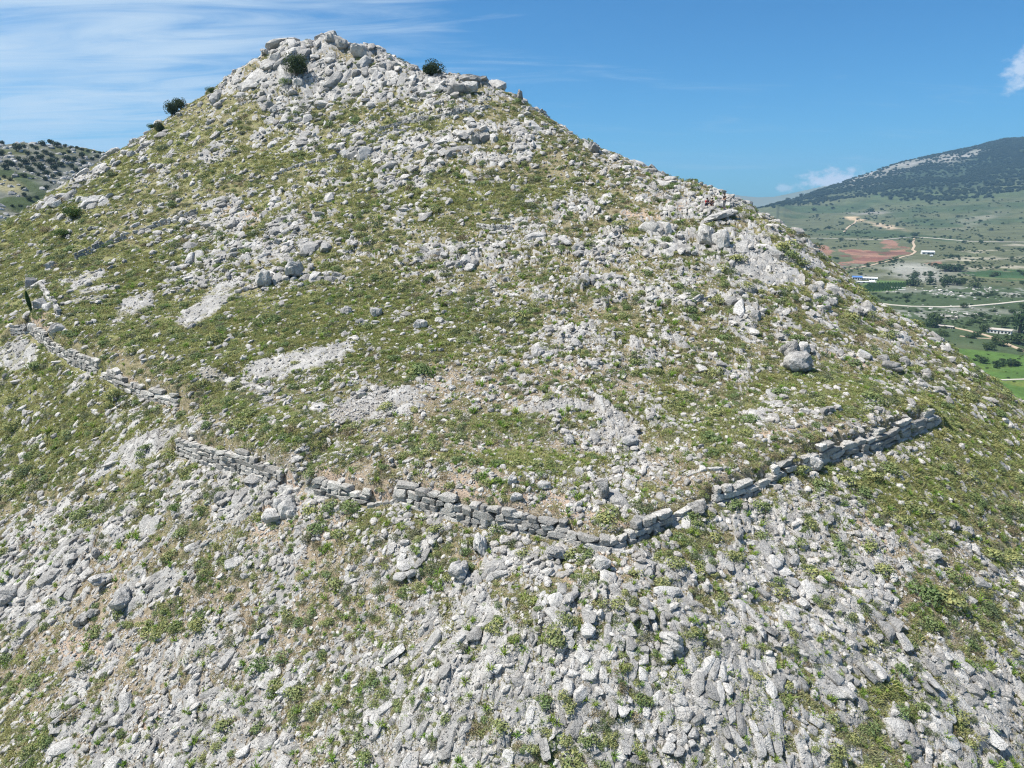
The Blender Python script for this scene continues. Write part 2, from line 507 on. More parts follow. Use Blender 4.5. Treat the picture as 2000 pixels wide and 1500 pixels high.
HC = (9.0, 84.0)                                     # the hill's axis: fall lines run out from here
ex, ey = GX - HC[0], GY - HC[1]
rho = np.hypot(ex, ey) + 3.0 * (fbm(GX, GY, 5.0, 2, 201) - 0.5); phi = np.arctan2(ey, ex) * 44.0 + 2.2 * (fbm(GX, GY, 4.0, 2, 203) - 0.5)
n5 = fbm(GX, GY, 0.9, 3, 205)
BP = np.clip(MK * (0.42 + 0.50 * MO) + 0.62 * MG - 0.10 * ML + 0.22 * crag, 0, 0.92)
BED = np.zeros_like(GZ); BH = np.zeros_like(GZ); BR = np.zeros_like(GZ)
for (sa, sb, seed, r0, r1, amp, share) in ((1.7, 0.66, 211, 0, 90, 0.85, 0.80), (0.62, 0.36, 221, 0, 70, 0.5, 1.0), (2.1, 1.4, 231, 60, 400, 1.35, 0.80), (0.95, 0.75, 241, 60, 400, 0.75, 1.0)):
    f1, gp, rid, oa, ob = cells(rho / sa + 0.35 * (n5 - 0.5), phi / sb + 0.35 * (n5 - 0.5), seed)
    zone = sstep(RR, r0 - 8, r0 + 8) * (1 - sstep(RR, r1 - 8, r1 + 8)) if r0 else 1 - sstep(RR, r1 - 8, r1 + 8)
    on = ((rid * 0.9 + 0.25 * (n5 - 0.5)) < BP * share * (0.75 + 0.25 * MO)) & (zone > 0.5)
    edge = sstep(gp, 0.03, 0.16) * on * (1 - np.clip(LIFT / 0.4, 0, 1))
    r7 = (rid * 7.13) % 1.0; r9 = (rid * 17.7) % 1.0
    h = amp * (0.09 + (0.14 + 0.26 * MO + 0.30 * crag) * r7 + 0.16 * (r9 - 0.5) * oa + 0.14 * (r7 - 0.5) * ob) * edge
    BR = np.where(h > BH, r9, BR); BH = np.maximum(BH, h); BED = np.maximum(BED, edge)
BH = BH + BED * 0.05 * (n5 - 0.5)
GZ = GZ + BH


# ------------------------------------------------------------------ materials
def material(name):
    m = bpy.data.materials.new(name); m.use_nodes = True
    return m, NT(m.node_tree)


def finish(t, color, rough=0.85, bump=None, strength=0.5, dist=0.05, trans=None, spec=0.2):
    kw = dict(Base_Color=color, Roughness=rough)
    b = t.n('ShaderNodeBsdfPrincipled', None, **kw)
    b.inputs['Specular IOR Level'].default_value = spec
    if bump is not None:
        bm_ = t.n('ShaderNodeBump', None, Strength=strength, Distance=dist, Height=bump)
        t.t.links.new(bm_.outputs[0], b.inputs['Normal'])
    s = b.outputs[0]
    if trans is not None:
        tr = t.n('ShaderNodeBsdfTranslucent', None, Color=color)
        s = t.n('ShaderNodeMixShader', None, i0=trans, i1=s, i2=tr.outputs[0]).outputs[0]
    t.n('ShaderNodeOutputMaterial', None, Surface=s)


def limestone(name, base, dark, warm, warm_amt=0.25):
    m, t = material(name)
    p = t.n('ShaderNodeNewGeometry').outputs['Position']
    oi = t.n('ShaderNodeObjectInfo')
    big = t.noise(p, 0.9, 4, 0.6)
    mid = t.noise(p, 5.5, 5, 0.65)
    fine = t.noise(p, 22.0, 4, 0.7)
    c = t.mix(t.ss(big, 0.35, 0.68), base, dark)
    c = t.mix(t.m('MULTIPLY', t.ss(mid, 0.52, 0.70), 0.50), c, rgb(0.19, 0.185, 0.175))
    c = t.mix(t.m('MULTIPLY', t.ss(t.noise(p, 2.3, 4, 0.6), 0.55, 0.72), warm_amt), c, warm)
    c = t.mix(t.m('MULTIPLY', t.ss(fine, 0.60, 0.72), 0.16), c, rgb(0.16, 0.16, 0.16))
    hs = t.n('ShaderNodeHueSaturation', None, Color=c, Value=t.ss(oi.outputs['Random'], 0.0, 1.0, 0.72, 1.20))
    ed = t.n('ShaderNodeTexVoronoi', {'feature': 'DISTANCE_TO_EDGE'}, Vector=t.vm('ADD', p, t.n('ShaderNodeTexNoise', None, Vector=p, Scale=2.5).outputs['Color']), Scale=2.6).outputs['Distance']
    crack = t.ss(ed, 0.0, 0.05)
    h = t.m('ADD', t.m('ADD', t.m('MULTIPLY', mid, 0.7), t.m('MULTIPLY', fine, 0.35)), t.m('MULTIPLY', crack, 0.35))
    finish(t, hs.outputs[0], 0.9, h, 0.9, 0.12)
    return m


M_ROCK = limestone('limestone', rgb(0.48, 0.468, 0.448), rgb(0.33, 0.322, 0.308), rgb(0.44, 0.38, 0.31), 0.22)
M_RUBBLE = limestone('limestone_rubble', rgb(0.52, 0.50, 0.472), rgb(0.39, 0.372, 0.35), rgb(0.46, 0.38, 0.30), 0.35)
M_WALL = limestone('wall_stone', rgb(0.50, 0.485, 0.455), rgb(0.36, 0.347, 0.328), rgb(0.42, 0.36, 0.28), 0.40)

# ground
m_ground, t = material('hillside_ground')
p = t.n('ShaderNodeNewGeometry').outputs['Position']
at = t.n('ShaderNodeAttribute', {'attribute_name': 'zones'})
sp = t.n('ShaderNodeSeparateColor', None, Color=at.outputs['Color'])
aK, aG, aS = sp.outputs
at2 = t.n('ShaderNodeAttribute', {'attribute_name': 'plants'})
sp2 = t.n('ShaderNodeSeparateColor', None, Color=at2.outputs['Color'])
aD, aL, _x = sp2.outputs
n1 = t.noise(p, 0.8, 5, 0.6); n2 = t.noise(p, 4.0, 5, 0.65); n3 = t.noise(p, 17.0, 4, 0.7)
olive = t.mix(t.ss(n2, 0.35, 0.65), rgb(0.20, 0.18, 0.10), rgb(0.295, 0.25, 0.165))
brown = t.mix(t.ss(n2, 0.35, 0.65), rgb(0.265, 0.215, 0.15), rgb(0.37, 0.315, 0.24))
lush = t.mix(t.ss(n2, 0.35, 0.65), rgb(0.19, 0.215, 0.075), rgb(0.27, 0.26, 0.11))
c = t.mix(t.ss(t.m('ADD', aD, t.m('MULTIPLY', t.m('SUBTRACT', n1, 0.5), 1.6)), 0.15, 0.75), olive, brown)
c = t.mix(t.m('MULTIPLY', t.ss(t.m('ADD', aL, t.m('MULTIPLY', t.m('SUBTRACT', n1, 0.5), 1.0)), 0.25, 0.75), 0.85), c, lush)
scree = t.mix(n3, rgb(0.27, 0.235, 0.19), rgb(0.44, 0.405, 0.36))
c = t.mix(t.m('MULTIPLY', t.ss(t.m('ADD', aK, t.m('MULTIPLY', t.m('SUBTRACT', n2, 0.5), 1.1)), 0.45, 0.95), 0.75), c, scree)
c = t.mix(t.ss(t.m('ADD', aS, t.m('MULTIPLY', t.m('SUBTRACT', n2, 0.5), 1.2)), 0.30, 0.85, 0.0, 0.85), c, t.mix(n3, rgb(0.36, 0.255, 0.185), rgb(0.52, 0.42, 0.335)))
grav = t.mix(t.ss(n3, 0.35, 0.65), rgb(0.27, 0.255, 0.235), rgb(0.42, 0.405, 0.385))
c = t.mix(t.ss(t.m('ADD', aG, t.m('MULTIPLY', t.m('SUBTRACT', n2, 0.5), 0.9)), 0.35, 0.75, 0.0, 0.6), c, grav)
# pale chips of stone too small to build
ch = t.n('ShaderNodeTexVoronoi', {'feature': 'F1'}, Vector=p, Scale=5.5)
chip = t.m('MULTIPLY', t.ss(ch.outputs['Distance'], 0.42, 0.28), t.ss(t.n('ShaderNodeSeparateColor', None, Color=ch.outputs['Color']).outputs[0], 0.52, 0.60))
c = t.mix(t.m('MULTIPLY', chip, t.ss(t.m('SUBTRACT', t.m('ADD', aK, 0.25), t.m('MULTIPLY', aL, 0.4)), 0.0, 0.8, 0.2, 0.9)), c, rgb(0.50, 0.475, 0.44))
at3 = t.n('ShaderNodeAttribute', {'attribute_name': 'bedrock'})
sp3 = t.n('ShaderNodeSeparateColor', None, Color=at3.outputs['Color'])
bed, brn, _y = sp3.outputs
lime = t.mix(t.ss(n1, 0.35, 0.68), rgb(0.44, 0.43, 0.41), rgb(0.315, 0.308, 0.295))
lime = t.mix(t.m('MULTIPLY', t.ss(n2, 0.54, 0.70), 0.40), lime, rgb(0.19, 0.19, 0.19))
lime = t.mix(t.m('MULTIPLY', t.ss(t.noise(p, 1.7, 4, 0.6), 0.55, 0.72), 0.25), lime, rgb(0.40, 0.34, 0.27))
lime = t.n('ShaderNodeHueSaturation', None, Color=lime, Value=t.ss(brn, 0.0, 1.0, 0.84, 1.16)).outputs[0]
c = t.mix(t.ss(t.m('ADD', bed, t.m('MULTIPLY', t.m('SUBTRACT', n3, 0.5), 0.5)), 0.35, 0.65), c, lime)
hh = t.m('ADD', t.m('ADD', t.m('MULTIPLY', n2, 0.8), t.m('MULTIPLY', n3, 0.5)), t.m('MULTIPLY', chip, 0.4))
finish(t, c, 0.95, hh, 1.0, 0.16, spec=0.1)


def leafmat(name, a, b, tip=None, trans=0.30, vary=0.35):
    m, t = material(name)
    p = t.n('ShaderNodeNewGeometry').outputs['Position']
    oi = t.n('ShaderNodeObjectInfo')
    f = t.m('ADD', t.m('MULTIPLY', oi.outputs['Random'], 0.6), t.m('MULTIPLY', t.noise(p, 0.35, 2, 0.5), 0.5))
    c = t.mix(t.ss(f, 0.2, 0.85), a, b)
    if tip is not None:
        at = t.n('ShaderNodeAttribute', {'attribute_name': 'tip'})
        c = t.mix(t.m('MULTIPLY', at.outputs['Fac'], t.ss(oi.outputs['Random'], 0.1, 0.8, 0.25, 1.0)), c, tip)
    hs = t.n('ShaderNodeHueSaturation', None, Color=c, Value=t.ss(t.noise(p, 6.0, 3, 0.6), 0.25, 0.75, 1 - vary, 1 + vary))
    finish(t, hs.outputs[0], 0.7, trans=trans, spec=0.15)
    return m


M_GRASS = leafmat('grass_olive', rgb(0.235, 0.275, 0.135), rgb(0.32, 0.31, 0.18))
M_GRASSL = leafmat('grass_lush', rgb(0.21, 0.265, 0.092), rgb(0.315, 0.30, 0.125))
M_GRASSD = leafmat('grass_dry', rgb(0.34, 0.275, 0.165), rgb(0.46, 0.385, 0.25))
M_FORB = leafmat('shrub_leaf', rgb(0.14, 0.215, 0.09), rgb(0.23, 0.285, 0.14), rgb(0.38, 0.37, 0.145))
M_ROS = leafmat('asphodel_leaf', rgb(0.15, 0.27, 0.045), rgb(0.23, 0.31, 0.06))
M_OAK = leafmat('oak_leaf', rgb(0.038, 0.062, 0.024), rgb(0.065, 0.092, 0.034), trans=0.25)
M_BUSH = leafmat('bush_leaf', rgb(0.05, 0.10, 0.022), rgb(0.075, 0.125, 0.03), trans=0.25)
m_bark, t = material('bark')
p = t.n('ShaderNodeNewGeometry').outputs['Position']
finish(t, t.mix(t.noise(p, 8, 4), rgb(0.10, 0.075, 0.05), rgb(0.19, 0.155, 0.12)), 0.95, t.noise(p, 20, 4), 0.6, 0.02)


# ------------------------------------------------------------------ mesh helpers
def mesh_from(name, V, Fc, mats=(), smooth=False):
    me = bpy.data.meshes.new(name)
    V = np.asarray(V, np.float32)
    me.from_pydata(V.tolist() if len(V) < 5000 else [], [], [list(map(int, f)) for f in Fc] if len(V) < 5000 else [])
    if len(V) >= 5000:
        Fc = np.asarray(Fc, np.int32); nf, k = Fc.shape
        me.vertices.add(len(V)); me.vertices.foreach_set('co', V.ravel())
        me.loops.add(nf * k); me.loops.foreach_set('vertex_index', Fc.ravel())
        me.polygons.add(nf); me.polygons.foreach_set('loop_start', np.arange(0, nf * k, k, dtype=np.int32))
        me.update(calc_edges=True)
    for m in mats:
        me.materials.append(m)
    if smooth:
        me.polygons.foreach_set('use_smooth', np.ones(len(me.polygons), bool))
    me.update()
    return me


def link(name, data, parent=None, loc=None, rot=None, scl=None, **props):
    o = bpy.data.objects.new(name, data)
    COL.objects.link(o)
    if parent is not None:
        o.parent = parent
    if loc is not None:
        o.location = loc
    if rot is not None:
        o.rotation_euler = rot
    if scl is not None:
        o.scale = scl
    for k, v in props.items():
        o[k] = v
    return o


def grid_faces(n0, n1):
    i = np.arange(n0 - 1)[:, None]; j = np.arange(n1 - 1)[None, :]
    a = i * n1 + j
    return np.stack([a, a + 1, a + n1 + 1, a + n1], -1).reshape(-1, 4)


def set_col(me, name, arr):
    at = me.attributes.new(name, 'FLOAT_COLOR', 'POINT')
    a = np.ones((len(me.vertices), 4), np.float32)
    a[:, :arr.shape[1]] = arr
    at.data.foreach_set('color', a.ravel())


me = mesh_from('hillside', np.stack([GX, GY, GZ], -1).reshape(-1, 3), grid_faces(NTH, NR)[:, ::-1], [m_ground], True)
set_col(me, 'zones', np.stack([MK, MG, MS], -1).reshape(-1, 3))
set_col(me, 'plants', np.stack([MD, ML, MK * 0], -1).reshape(-1, 3))
set_col(me, 'bedrock', np.stack([BED, BR, MK * 0], -1).reshape(-1, 3))
link('hill', me, kind='structure')

_bm = bmesh.new(); bmesh.ops.create_icosphere(_bm, subdivisions=2, radius=1); ICO2 = (np.array([v.co for v in _bm.verts]), [[v.index for v in f.verts] for f in _bm.faces]); _bm.free()
_bm = bmesh.new(); bmesh.ops.create_icosphere(_bm, subdivisions=3, radius=1); ICO3 = (np.array([v.co for v in _bm.verts]), [[v.index for v in f.verts] for f in _bm.faces]); _bm.free()
_bm = bmesh.new(); bmesh.ops.create_icosphere(_bm, subdivisions=4, radius=1); ICO4 = (np.array([v.co for v in _bm.verts]), [[v.index for v in f.verts] for f in _bm.faces]); _bm.free()


def rock_verts(ico, r_, n_planes, lo=0.62, hi=0.98, boxy=None, noise=0.04):
    V = ico[0].copy()
    N = r_.normal(size=(n_planes, 3)); N /= np.linalg.norm(N, axis=1)[:, None]
    d = r_.uniform(lo, hi, n_planes)
    if boxy is not None:
        ax = np.array([[1, 0, 0], [-1, 0, 0], [0, 1, 0], [0, -1, 0], [0, 0, 1], [0, 0, -1]], float)
        ax = ax + r_.normal(0, 0.2, ax.shape); ax /= np.linalg.norm(ax, axis=1)[:, None]
        N = np.vstack([N, ax]); d = np.concatenate([d, r_.uniform(boxy - 0.05, boxy + 0.05, 6)])
    dots = V @ N.T
    rad = np.where(dots > 1e-3, d / np.maximum(dots, 1e-3), 9).min(1)
    rad = np.minimum(rad, 1.15)
    V = V * rad[:, None]
    s = r_.uniform(0, 50)
    nz = fbm(V[:, 0] * 3 + V[:, 2] * 1.7 + s, V[:, 1] * 3 - V[:, 2] * 1.3 + s, 1.0, 3, 5) - 0.5
    V = V * (1 + noise * 2 * nz)[:, None]
    mn, mx = V.min(0), V.max(0)
    return (V - (mn + mx) / 2) / (mx - mn)           # fits a unit box, centred


def rock_mesh(name, ico, seed, n_planes=14, mat=None, **kw):
    r_ = np.random.default_rng(seed)
    return mesh_from(name, rock_verts(ico, r_, n_planes, **kw), ico[1], [mat])


def jagged_mesh(name, seed, mat):
    """a weathered limestone boulder: several angular masses grown together"""
    r_ = np.random.default_rng(seed); V, Fc = [], []
    for k in range(5):
        sc = np.array([r_.uniform(.5, .8), r_.uniform(.45, .75), r_.uniform(.5, .85)]) if k else np.array([.86, .8, .82])
        v = rock_verts(ICO3, r_, 15, lo=0.52, hi=0.98, boxy=0.7, noise=0.13) * sc
        a = r_.uniform(-.5, .5); ca, sa = math.cos(a), math.sin(a)
        v = np.stack([v[:, 0] * ca - v[:, 2] * sa, v[:, 1], v[:, 0] * sa + v[:, 2] * ca], -1)
        v = v + (r_.uniform(-.24, .24, 3) * (1, 1, .8) if k else 0)
        i = len(V); V.extend(v.tolist()); Fc.extend([[q + i for q in f] for f in ICO3[1]])
    V = np.array(V); mn, mx = V.min(0), V.max(0)
    return mesh_from(name, (V - (mn + mx) / 2) / (mx - mn), Fc, [mat])


BOULDERS = [jagged_mesh('boulder', 100 + k, M_ROCK) for k in range(14)]
BLOCKS = [rock_mesh('block', ICO3, 200 + k, 12, M_ROCK, boxy=0.66, lo=0.45, hi=0.95, noise=0.05) for k in range(24)]
STONES = [rock_mesh('stone', ICO2, 300 + k, 13, M_RUBBLE, noise=0.06) for k in range(14)]
SLABS = [rock_mesh('slab', ICO2, 340 + k, 11, M_ROCK, boxy=0.66, lo=0.45, hi=0.95, noise=0.06) for k in range(16)]
WALLST = [rock_mesh('wall_stone', ICO3, 400 + k, 9, M_WALL, boxy=0.60, lo=0.74, hi=1.05, noise=0.05) for k in range(18)]


def blades(r_, n, rad, h, wid, lean=0.6, segs=2):
    V, Fc = [], []
    for k in range(n):
        a = r_.uniform(0, 2 * math.pi); q = rad * math.sqrt(r_.uniform(0, 1))
        bx, by = q * math.cos(a), q * math.sin(a)
        d = r_.uniform(0, 2 * math.pi) if r_.uniform() < .5 else a
        ln = r_.uniform(0.2, lean); hh = h * r_.uniform(0.55, 1.15); w = wid * r_.uniform(0.7, 1.3)
        ox, oy = math.cos(d), math.sin(d); px_, py_ = -oy * w, ox * w
        i = len(V)
        mx_, my_ = bx + ox * ln * hh * 0.4, by + oy * ln * hh * 0.4
        tx, ty = bx + ox * ln * hh, by + oy * ln * hh
        V += [(bx - px_, by - py_, -0.03), (bx + px_, by + py_, -0.03), (mx_ + px_ * .8, my_ + py_ * .8, hh * .65), (mx_ - px_ * .8, my_ - py_ * .8, hh * .65), (tx, ty, hh * (1 - .25 * ln))]
        Fc += [(i, i + 1, i + 2, i + 3), (i + 3, i + 2, i + 4)]
    return V, Fc


def blade_mesh(name, seed, mat, n, rad, h, wid, lean=0.6):
    V, Fc = blades(np.random.default_rng(seed), n, rad, h, wid, lean)
    return mesh_from(name, V, Fc, [mat])


def leaf_ball(r_, n, rx, ry, rz, size, tips=True, dome=True, lumps=5):
    """leaf-sized faces spread through lumpy cushions; returns verts, faces, a tip value per vertex"""
    V, Fc, T = [], [], []
    cs = [(r_.uniform(-.45, .45), r_.uniform(-.45, .45), r_.uniform(0.0, .35) if dome else r_.uniform(-.4, .4), r_.uniform(.45, .75)) for _ in range(lumps)]
    for k in range(n):
        c = cs[k % lumps]
        d = r_.normal(size=3); d /= np.linalg.norm(d)
        if dome and d[2] < -0.2:
            d[2] = -d[2]
        q = c[3] * r_.uniform(0.55, 1.0) ** 0.5
        P = np.array([c[0] + d[0] * q, c[1] + d[1] * q, (c[2] + d[2] * q)])
        if dome and P[2] < 0:
            P[2] = abs(P[2]) * 0.3
        P = P * (rx, ry, rz)
        nrm = d + r_.normal(0, 0.55, 3); nrm /= np.linalg.norm(nrm)
        a = np.cross(nrm, r_.normal(size=3)); a /= np.linalg.norm(a)
        b = np.cross(nrm, a)
        s = size * r_.uniform(0.6, 1.3)
        i = len(V)
        V += [P - a * s, P - b * s * .55, P + a * s, P + b * s * .55]
        Fc.append((i, i + 1, i + 2, i + 3))
        tv = max(0.0, min(1.0, (q / c[3] - 0.75) * 4)) * (1.0 if d[2] > 0.2 else 0.3)
        T += [tv] * 4
    return V, Fc, T


def leaf_mesh(name, seed, mat, n, rx, ry, rz, size, **kw):
    V, Fc, T = leaf_ball(np.random.default_rng(seed), n, rx, ry, rz, size, **kw)
    me = mesh_from(name, V, Fc, [mat])
    at = me.attributes.new('tip', 'FLOAT', 'POINT'); at.data.foreach_set('value', np.array(T, np.float32))
    return me


GRASS_M = [blade_mesh('grass_tuft', 500 + k, M_GRASS, 34, 0.30, 0.26, 0.016, 0.8) for k in range(5)]
LUSH_M = [blade_mesh('lush_tuft', 510 + k, M_GRASSL, 38, 0.32, 0.30, 0.017, 0.75) for k in range(5)]
DRY_M = [blade_mesh('dry_tuft', 520 + k, M_GRASSD, 30, 0.32, 0.20, 0.013, 0.9) for k in range(4)]
ROS_M = [blade_mesh('asphodel', 530 + k, M_ROS, 26, 0.09, 0.42, 0.022, 1.0) for k in range(4)]
M_FORB2 = leafmat('thorn_leaf', rgb(0.105, 0.15, 0.075), rgb(0.175, 0.20, 0.12), rgb(0.22, 0.21, 0.14))
M_FORB3 = leafmat('dry_shrub_leaf', rgb(0.20, 0.165, 0.10), rgb(0.26, 0.225, 0.13), rgb(0.34, 0.28, 0.18))
FORB2_M = [leaf_mesh('thorn_shrub', 550 + k, M_FORB2, 300, 0.5, 0.5, 0.42, 0.045, lumps=7) for k in range(4)] + [leaf_mesh('dry_shrub', 556 + k, M_FORB3, 220, 0.5, 0.5, 0.36, 0.045, lumps=6) for k in range(2)]
FORB_M = [leaf_mesh('shrub', 540 + k, M_FORB, 330, 0.5, 0.5, 0.5, 0.055) for k in range(6)]


# ------------------------------------------------------------------ scattering
def scatter(name, meshes, P, rot, scl, idx, label):
    me = bpy.data.meshes.new(name)
    n = len(P)
    me.vertices.add(n); me.vertices.foreach_set('co', np.asarray(P, np.float32).ravel())
    for nm, arr in (('rot', rot), ('scl', scl)):
        a = me.attributes.new(nm, 'FLOAT_VECTOR', 'POINT'); a.data.foreach_set('vector', np.asarray(arr, np.float32).ravel())
    a = me.attributes.new('pick', 'INT', 'POINT'); a.data.foreach_set('value', np.asarray(idx, np.int32))
    o = link(name, me, kind='stuff', label=label)
    tr = bpy.data.node_groups.new(name + '_scatter', 'GeometryNodeTree')
    tr.interface.new_socket('Geometry', in_out='INPUT', socket_type='NodeSocketGeometry')
    tr.interface.new_socket('Geometry', in_out='OUTPUT', socket_type='NodeSocketGeometry')
    N = tr.nodes; L = tr.links
    gi = N.new('NodeGroupInput'); go = N.new('NodeGroupOutput')
    jn = N.new('GeometryNodeGeometryToInstance')
    for k, src in enumerate(meshes):
        so = bpy.data.objects.new(src.name + '_source', src)      # never linked to the scene
        oi = N.new('GeometryNodeObjectInfo'); oi.inputs['Object'].default_value = so
        L.new(oi.outputs['Geometry'], jn.inputs[0])
    ip = N.new('GeometryNodeInstanceOnPoints')
    L.new(gi.outputs[0], ip.inputs['Points']); L.new(jn.outputs[0], ip.inputs['Instance'])
    ip.inputs['Pick Instance'].default_value = True

    def named(nm, dt):
        q = N.new('GeometryNodeInputNamedAttribute'); q.data_type = dt; q.inputs['Name'].default_value = nm
        return [s for s in q.outputs if s.enabled and s.name == 'Attribute'][0]
    L.new(named('pick', 'INT'), ip.inputs['Instance Index'])
    er = N.new('FunctionNodeEulerToRotation'); L.new(named('rot', 'FLOAT_VECTOR'), er.inputs[0])
    L.new(er.outputs[0], ip.inputs['Rotation'])
    L.new(named('scl', 'FLOAT_VECTOR'), ip.inputs['Scale'])
    L.new(ip.outputs[0], go.inputs[0])
    md = o.modifiers.new('scatter', 'NODES'); md.node_group = tr
    return o


def polar_points(n, rmin, rmax, tmax=math.radians(43)):
    t = rng.uniform(-tmax, tmax, n); r = np.exp(rng.uniform(math.log(rmin), math.log(rmax), n))
    x, y = r * np.sin(t), r * np.cos(t)
    return x, y, r


def look(x, y):
    z = h_lookup(x, y); u, v = project(x, y, z)
    return (z, u, v) + tuple(h_lookup(x, y, G) for G in (VIS, MK, MG, MS, MD, ML))


def slope(x, y):
    return h_lookup(x, y, DZX), h_lookup(x, y, DZY)


CLEAR = np.ones_like(GZ)
for poly in WALL_XY:
    xs = [p[0] for p in poly]; ys = [p[1] for p in poly]
    m = (GX > min(xs) - 2) & (GX < max(xs) + 2) & (GY > min(ys) - 2) & (GY < max(ys) + 2)
    sd = seg_sd(GX[m], GY[m], poly)
    CLEAR[m] = np.minimum(CLEAR[m], np.where((sd > -0.10) & (sd < 0.35), 0.0, 1.0))


def wall_clear(x, y):
    """False right at the faces of the long wall"""
    return h_lookup(x, y, CLEAR) > 0.5


def euler_on_slope(x, y, yaw, follow=0.8):
    """Euler XYZ angles of a frame whose z leans with the slope"""
    gx, gy = slope(x, y)
    n = np.stack([-gx * follow, -gy * follow, np.ones_like(gx)], -1); n /= np.linalg.norm(n, axis=1)[:, None]
    t = np.stack([np.cos(yaw), np.sin(yaw), np.zeros_like(yaw)], -1)
    t = t - n * (t * n).sum(1)[:, None]; t /= np.linalg.norm(t, axis=1)[:, None]
    b = np.cross(n, t)
    # matrix columns t, b, n
    ry = np.arcsin(np.clip(-t[:, 2], -1, 1)); rx = np.arctan2(b[:, 2], n[:, 2]); rz = np.arctan2(t[:, 1], t[:, 0])
    return np.stack([rx, ry, rz], -1), n


def fall_yaw(x, y, jit):
    gx, gy = slope(x, y)
    return np.arctan2(gy, gx) + rng.normal(0, jit, len(x))


NEAR, FARR = 17.0, 178.0
# ---- loose stones, the countless ones
def stones_stuff():
    n = 900000
    x, y, r = polar_points(n, NEAR, FARR)
    z, u, v, vis, K, gv, so, dr, lu = look(x, y)
    pr = 0.20 + 0.17 * K + 0.14 * so + 0.14 * gv + 0.06 * dr - 0.05 * lu * (1 - K)
    bd = h_lookup(x, y, BED)
    pr = pr * (1 - 0.40 * sstep(v, 800, 600) * (1 - K))
    pr = pr * (0.55 + 0.9 * fbm(x, y, 0.9, 2, 73)) * (1 - 0.65 * bd)
    pr = np.where((u < -90) | (u > 2090) | (v > 1640), pr * 0.3, pr)
    keep = (rng.uniform(0, 1, n) < pr) & (vis > -0.006) & wall_clear(x, y)
    x, y, r, z, K, gv = (a[keep] for a in (x, y, r, z, K, gv))
    m = len(x)
    q = rng.uniform(0, 1, m)
    s = 0.0027 * r * (0.55 + 0.85 * (q ** -0.42 - 1))        # many small, few large
    s = np.minimum(s, 0.0105 * r) * (0.75 + 0.35 * K)
    s = np.where(gv > 0.5, np.minimum(s, 0.0042 * r) * rng.uniform(0.45, 1.25, m), s)
    yaw = fall_yaw(x, y, 0.7)
    rot, nn = euler_on_slope(x, y, yaw)
    rot[:, 0] += rng.normal(0, 0.25, m); rot[:, 1] += rng.normal(0, 0.25, m)
    sc = np.stack([s * rng.uniform(0.9, 1.7, m), s * rng.uniform(0.7, 1.1, m), s * rng.uniform(0.45, 0.9, m)], -1)
    P = np.stack([x, y, z + sc[:, 2] * rng.uniform(0.0, 0.35, m)], -1)
    scatter('rubble', STONES, P, rot, sc, rng.integers(0, len(STONES), m), 'countless pale limestone stones strewn over the whole hillside')
    # fallen blocks at the foot of the long wall
    X, Y = [], []
    for poly, hh in zip(WALL_XY, WALL_H):
        P = np.array(poly); k = rng.integers(0, len(P) - 1, int(26 * hh) + 6); f = rng.uniform(0, 1, len(k))
        q = P[k] * (1 - f)[:, None] + P[k + 1] * f[:, None]; d = P[k + 1] - P[k]; d /= np.linalg.norm(d, axis=1)[:, None]
        off = 0.35 + rng.exponential(0.9, len(k))
        X.append(q[:, 0] + d[:, 1] * off); Y.append(q[:, 1] - d[:, 0] * off)
    x, y = np.concatenate(X), np.concatenate(Y); m = len(x)
    z = h_lookup(x, y); s = rng.uniform(0.18, 0.5, m)
    rot, nn = euler_on_slope(x, y, rng.uniform(0, 6.28, m)); rot += rng.normal(0, 0.3, rot.shape)
    sc = np.stack([s * 1.3, s, s * 0.8], -1)
    scatter('fallen_rubble', STONES, np.stack([x, y, z + sc[:, 2] * 0.15], -1), rot, sc, rng.integers(0, len(STONES), m), 'stones tumbled from the old wall onto the slope at its foot')
    # flat-lying broken beds of rock
    n = 150000
    x, y, r = polar_points(n, NEAR, FARR)
    z, u, v, vis, K, gv, so, dr, lu = look(x, y)
    om = out_at(x, y)
    joint = fbm(x, y, 1.3, 2, 71)
    pr = np.clip((K - 0.30) * 1.2, 0, 1) * (0.05 + 0.08 * om)
    keep = (rng.uniform(0, 1, n) < pr) & (vis > -0.012) & wall_clear(x, y) & (gv < 0.4)
    x, y, r, z, om = (a[keep] for a in (x, y, r, z, om))
    m = len(x)
    s = 0.0105 * r * np.exp(rng.normal(-0.12, 0.55, m)); s = np.minimum(s, 0.030 * r)
    yaw = fall_yaw(x, y, 0.45)
    rot, nn = euler_on_slope(x, y, yaw)
    rot[:, 0] += rng.normal(0, 0.16, m); rot[:, 1] += rng.normal(0.05, 0.14, m)
    sc = np.stack([s * rng.uniform(1.0, 1.9, m), s * rng.uniform(0.6, 1.0, m), s * rng.uniform(0.35, 0.75, m)], -1)
    steep = 0.02 * r * sstep(r, 100, 150)
    P = np.stack([x, y, z - sc[:, 2] * rng.uniform(0.10, 0.38, m)], -1)
    scatter('broken_rock', SLABS, P, rot, sc, rng.integers(0, len(SLABS), m), 'countless broken limestone pieces of the rocky ground')


stones_stuff()


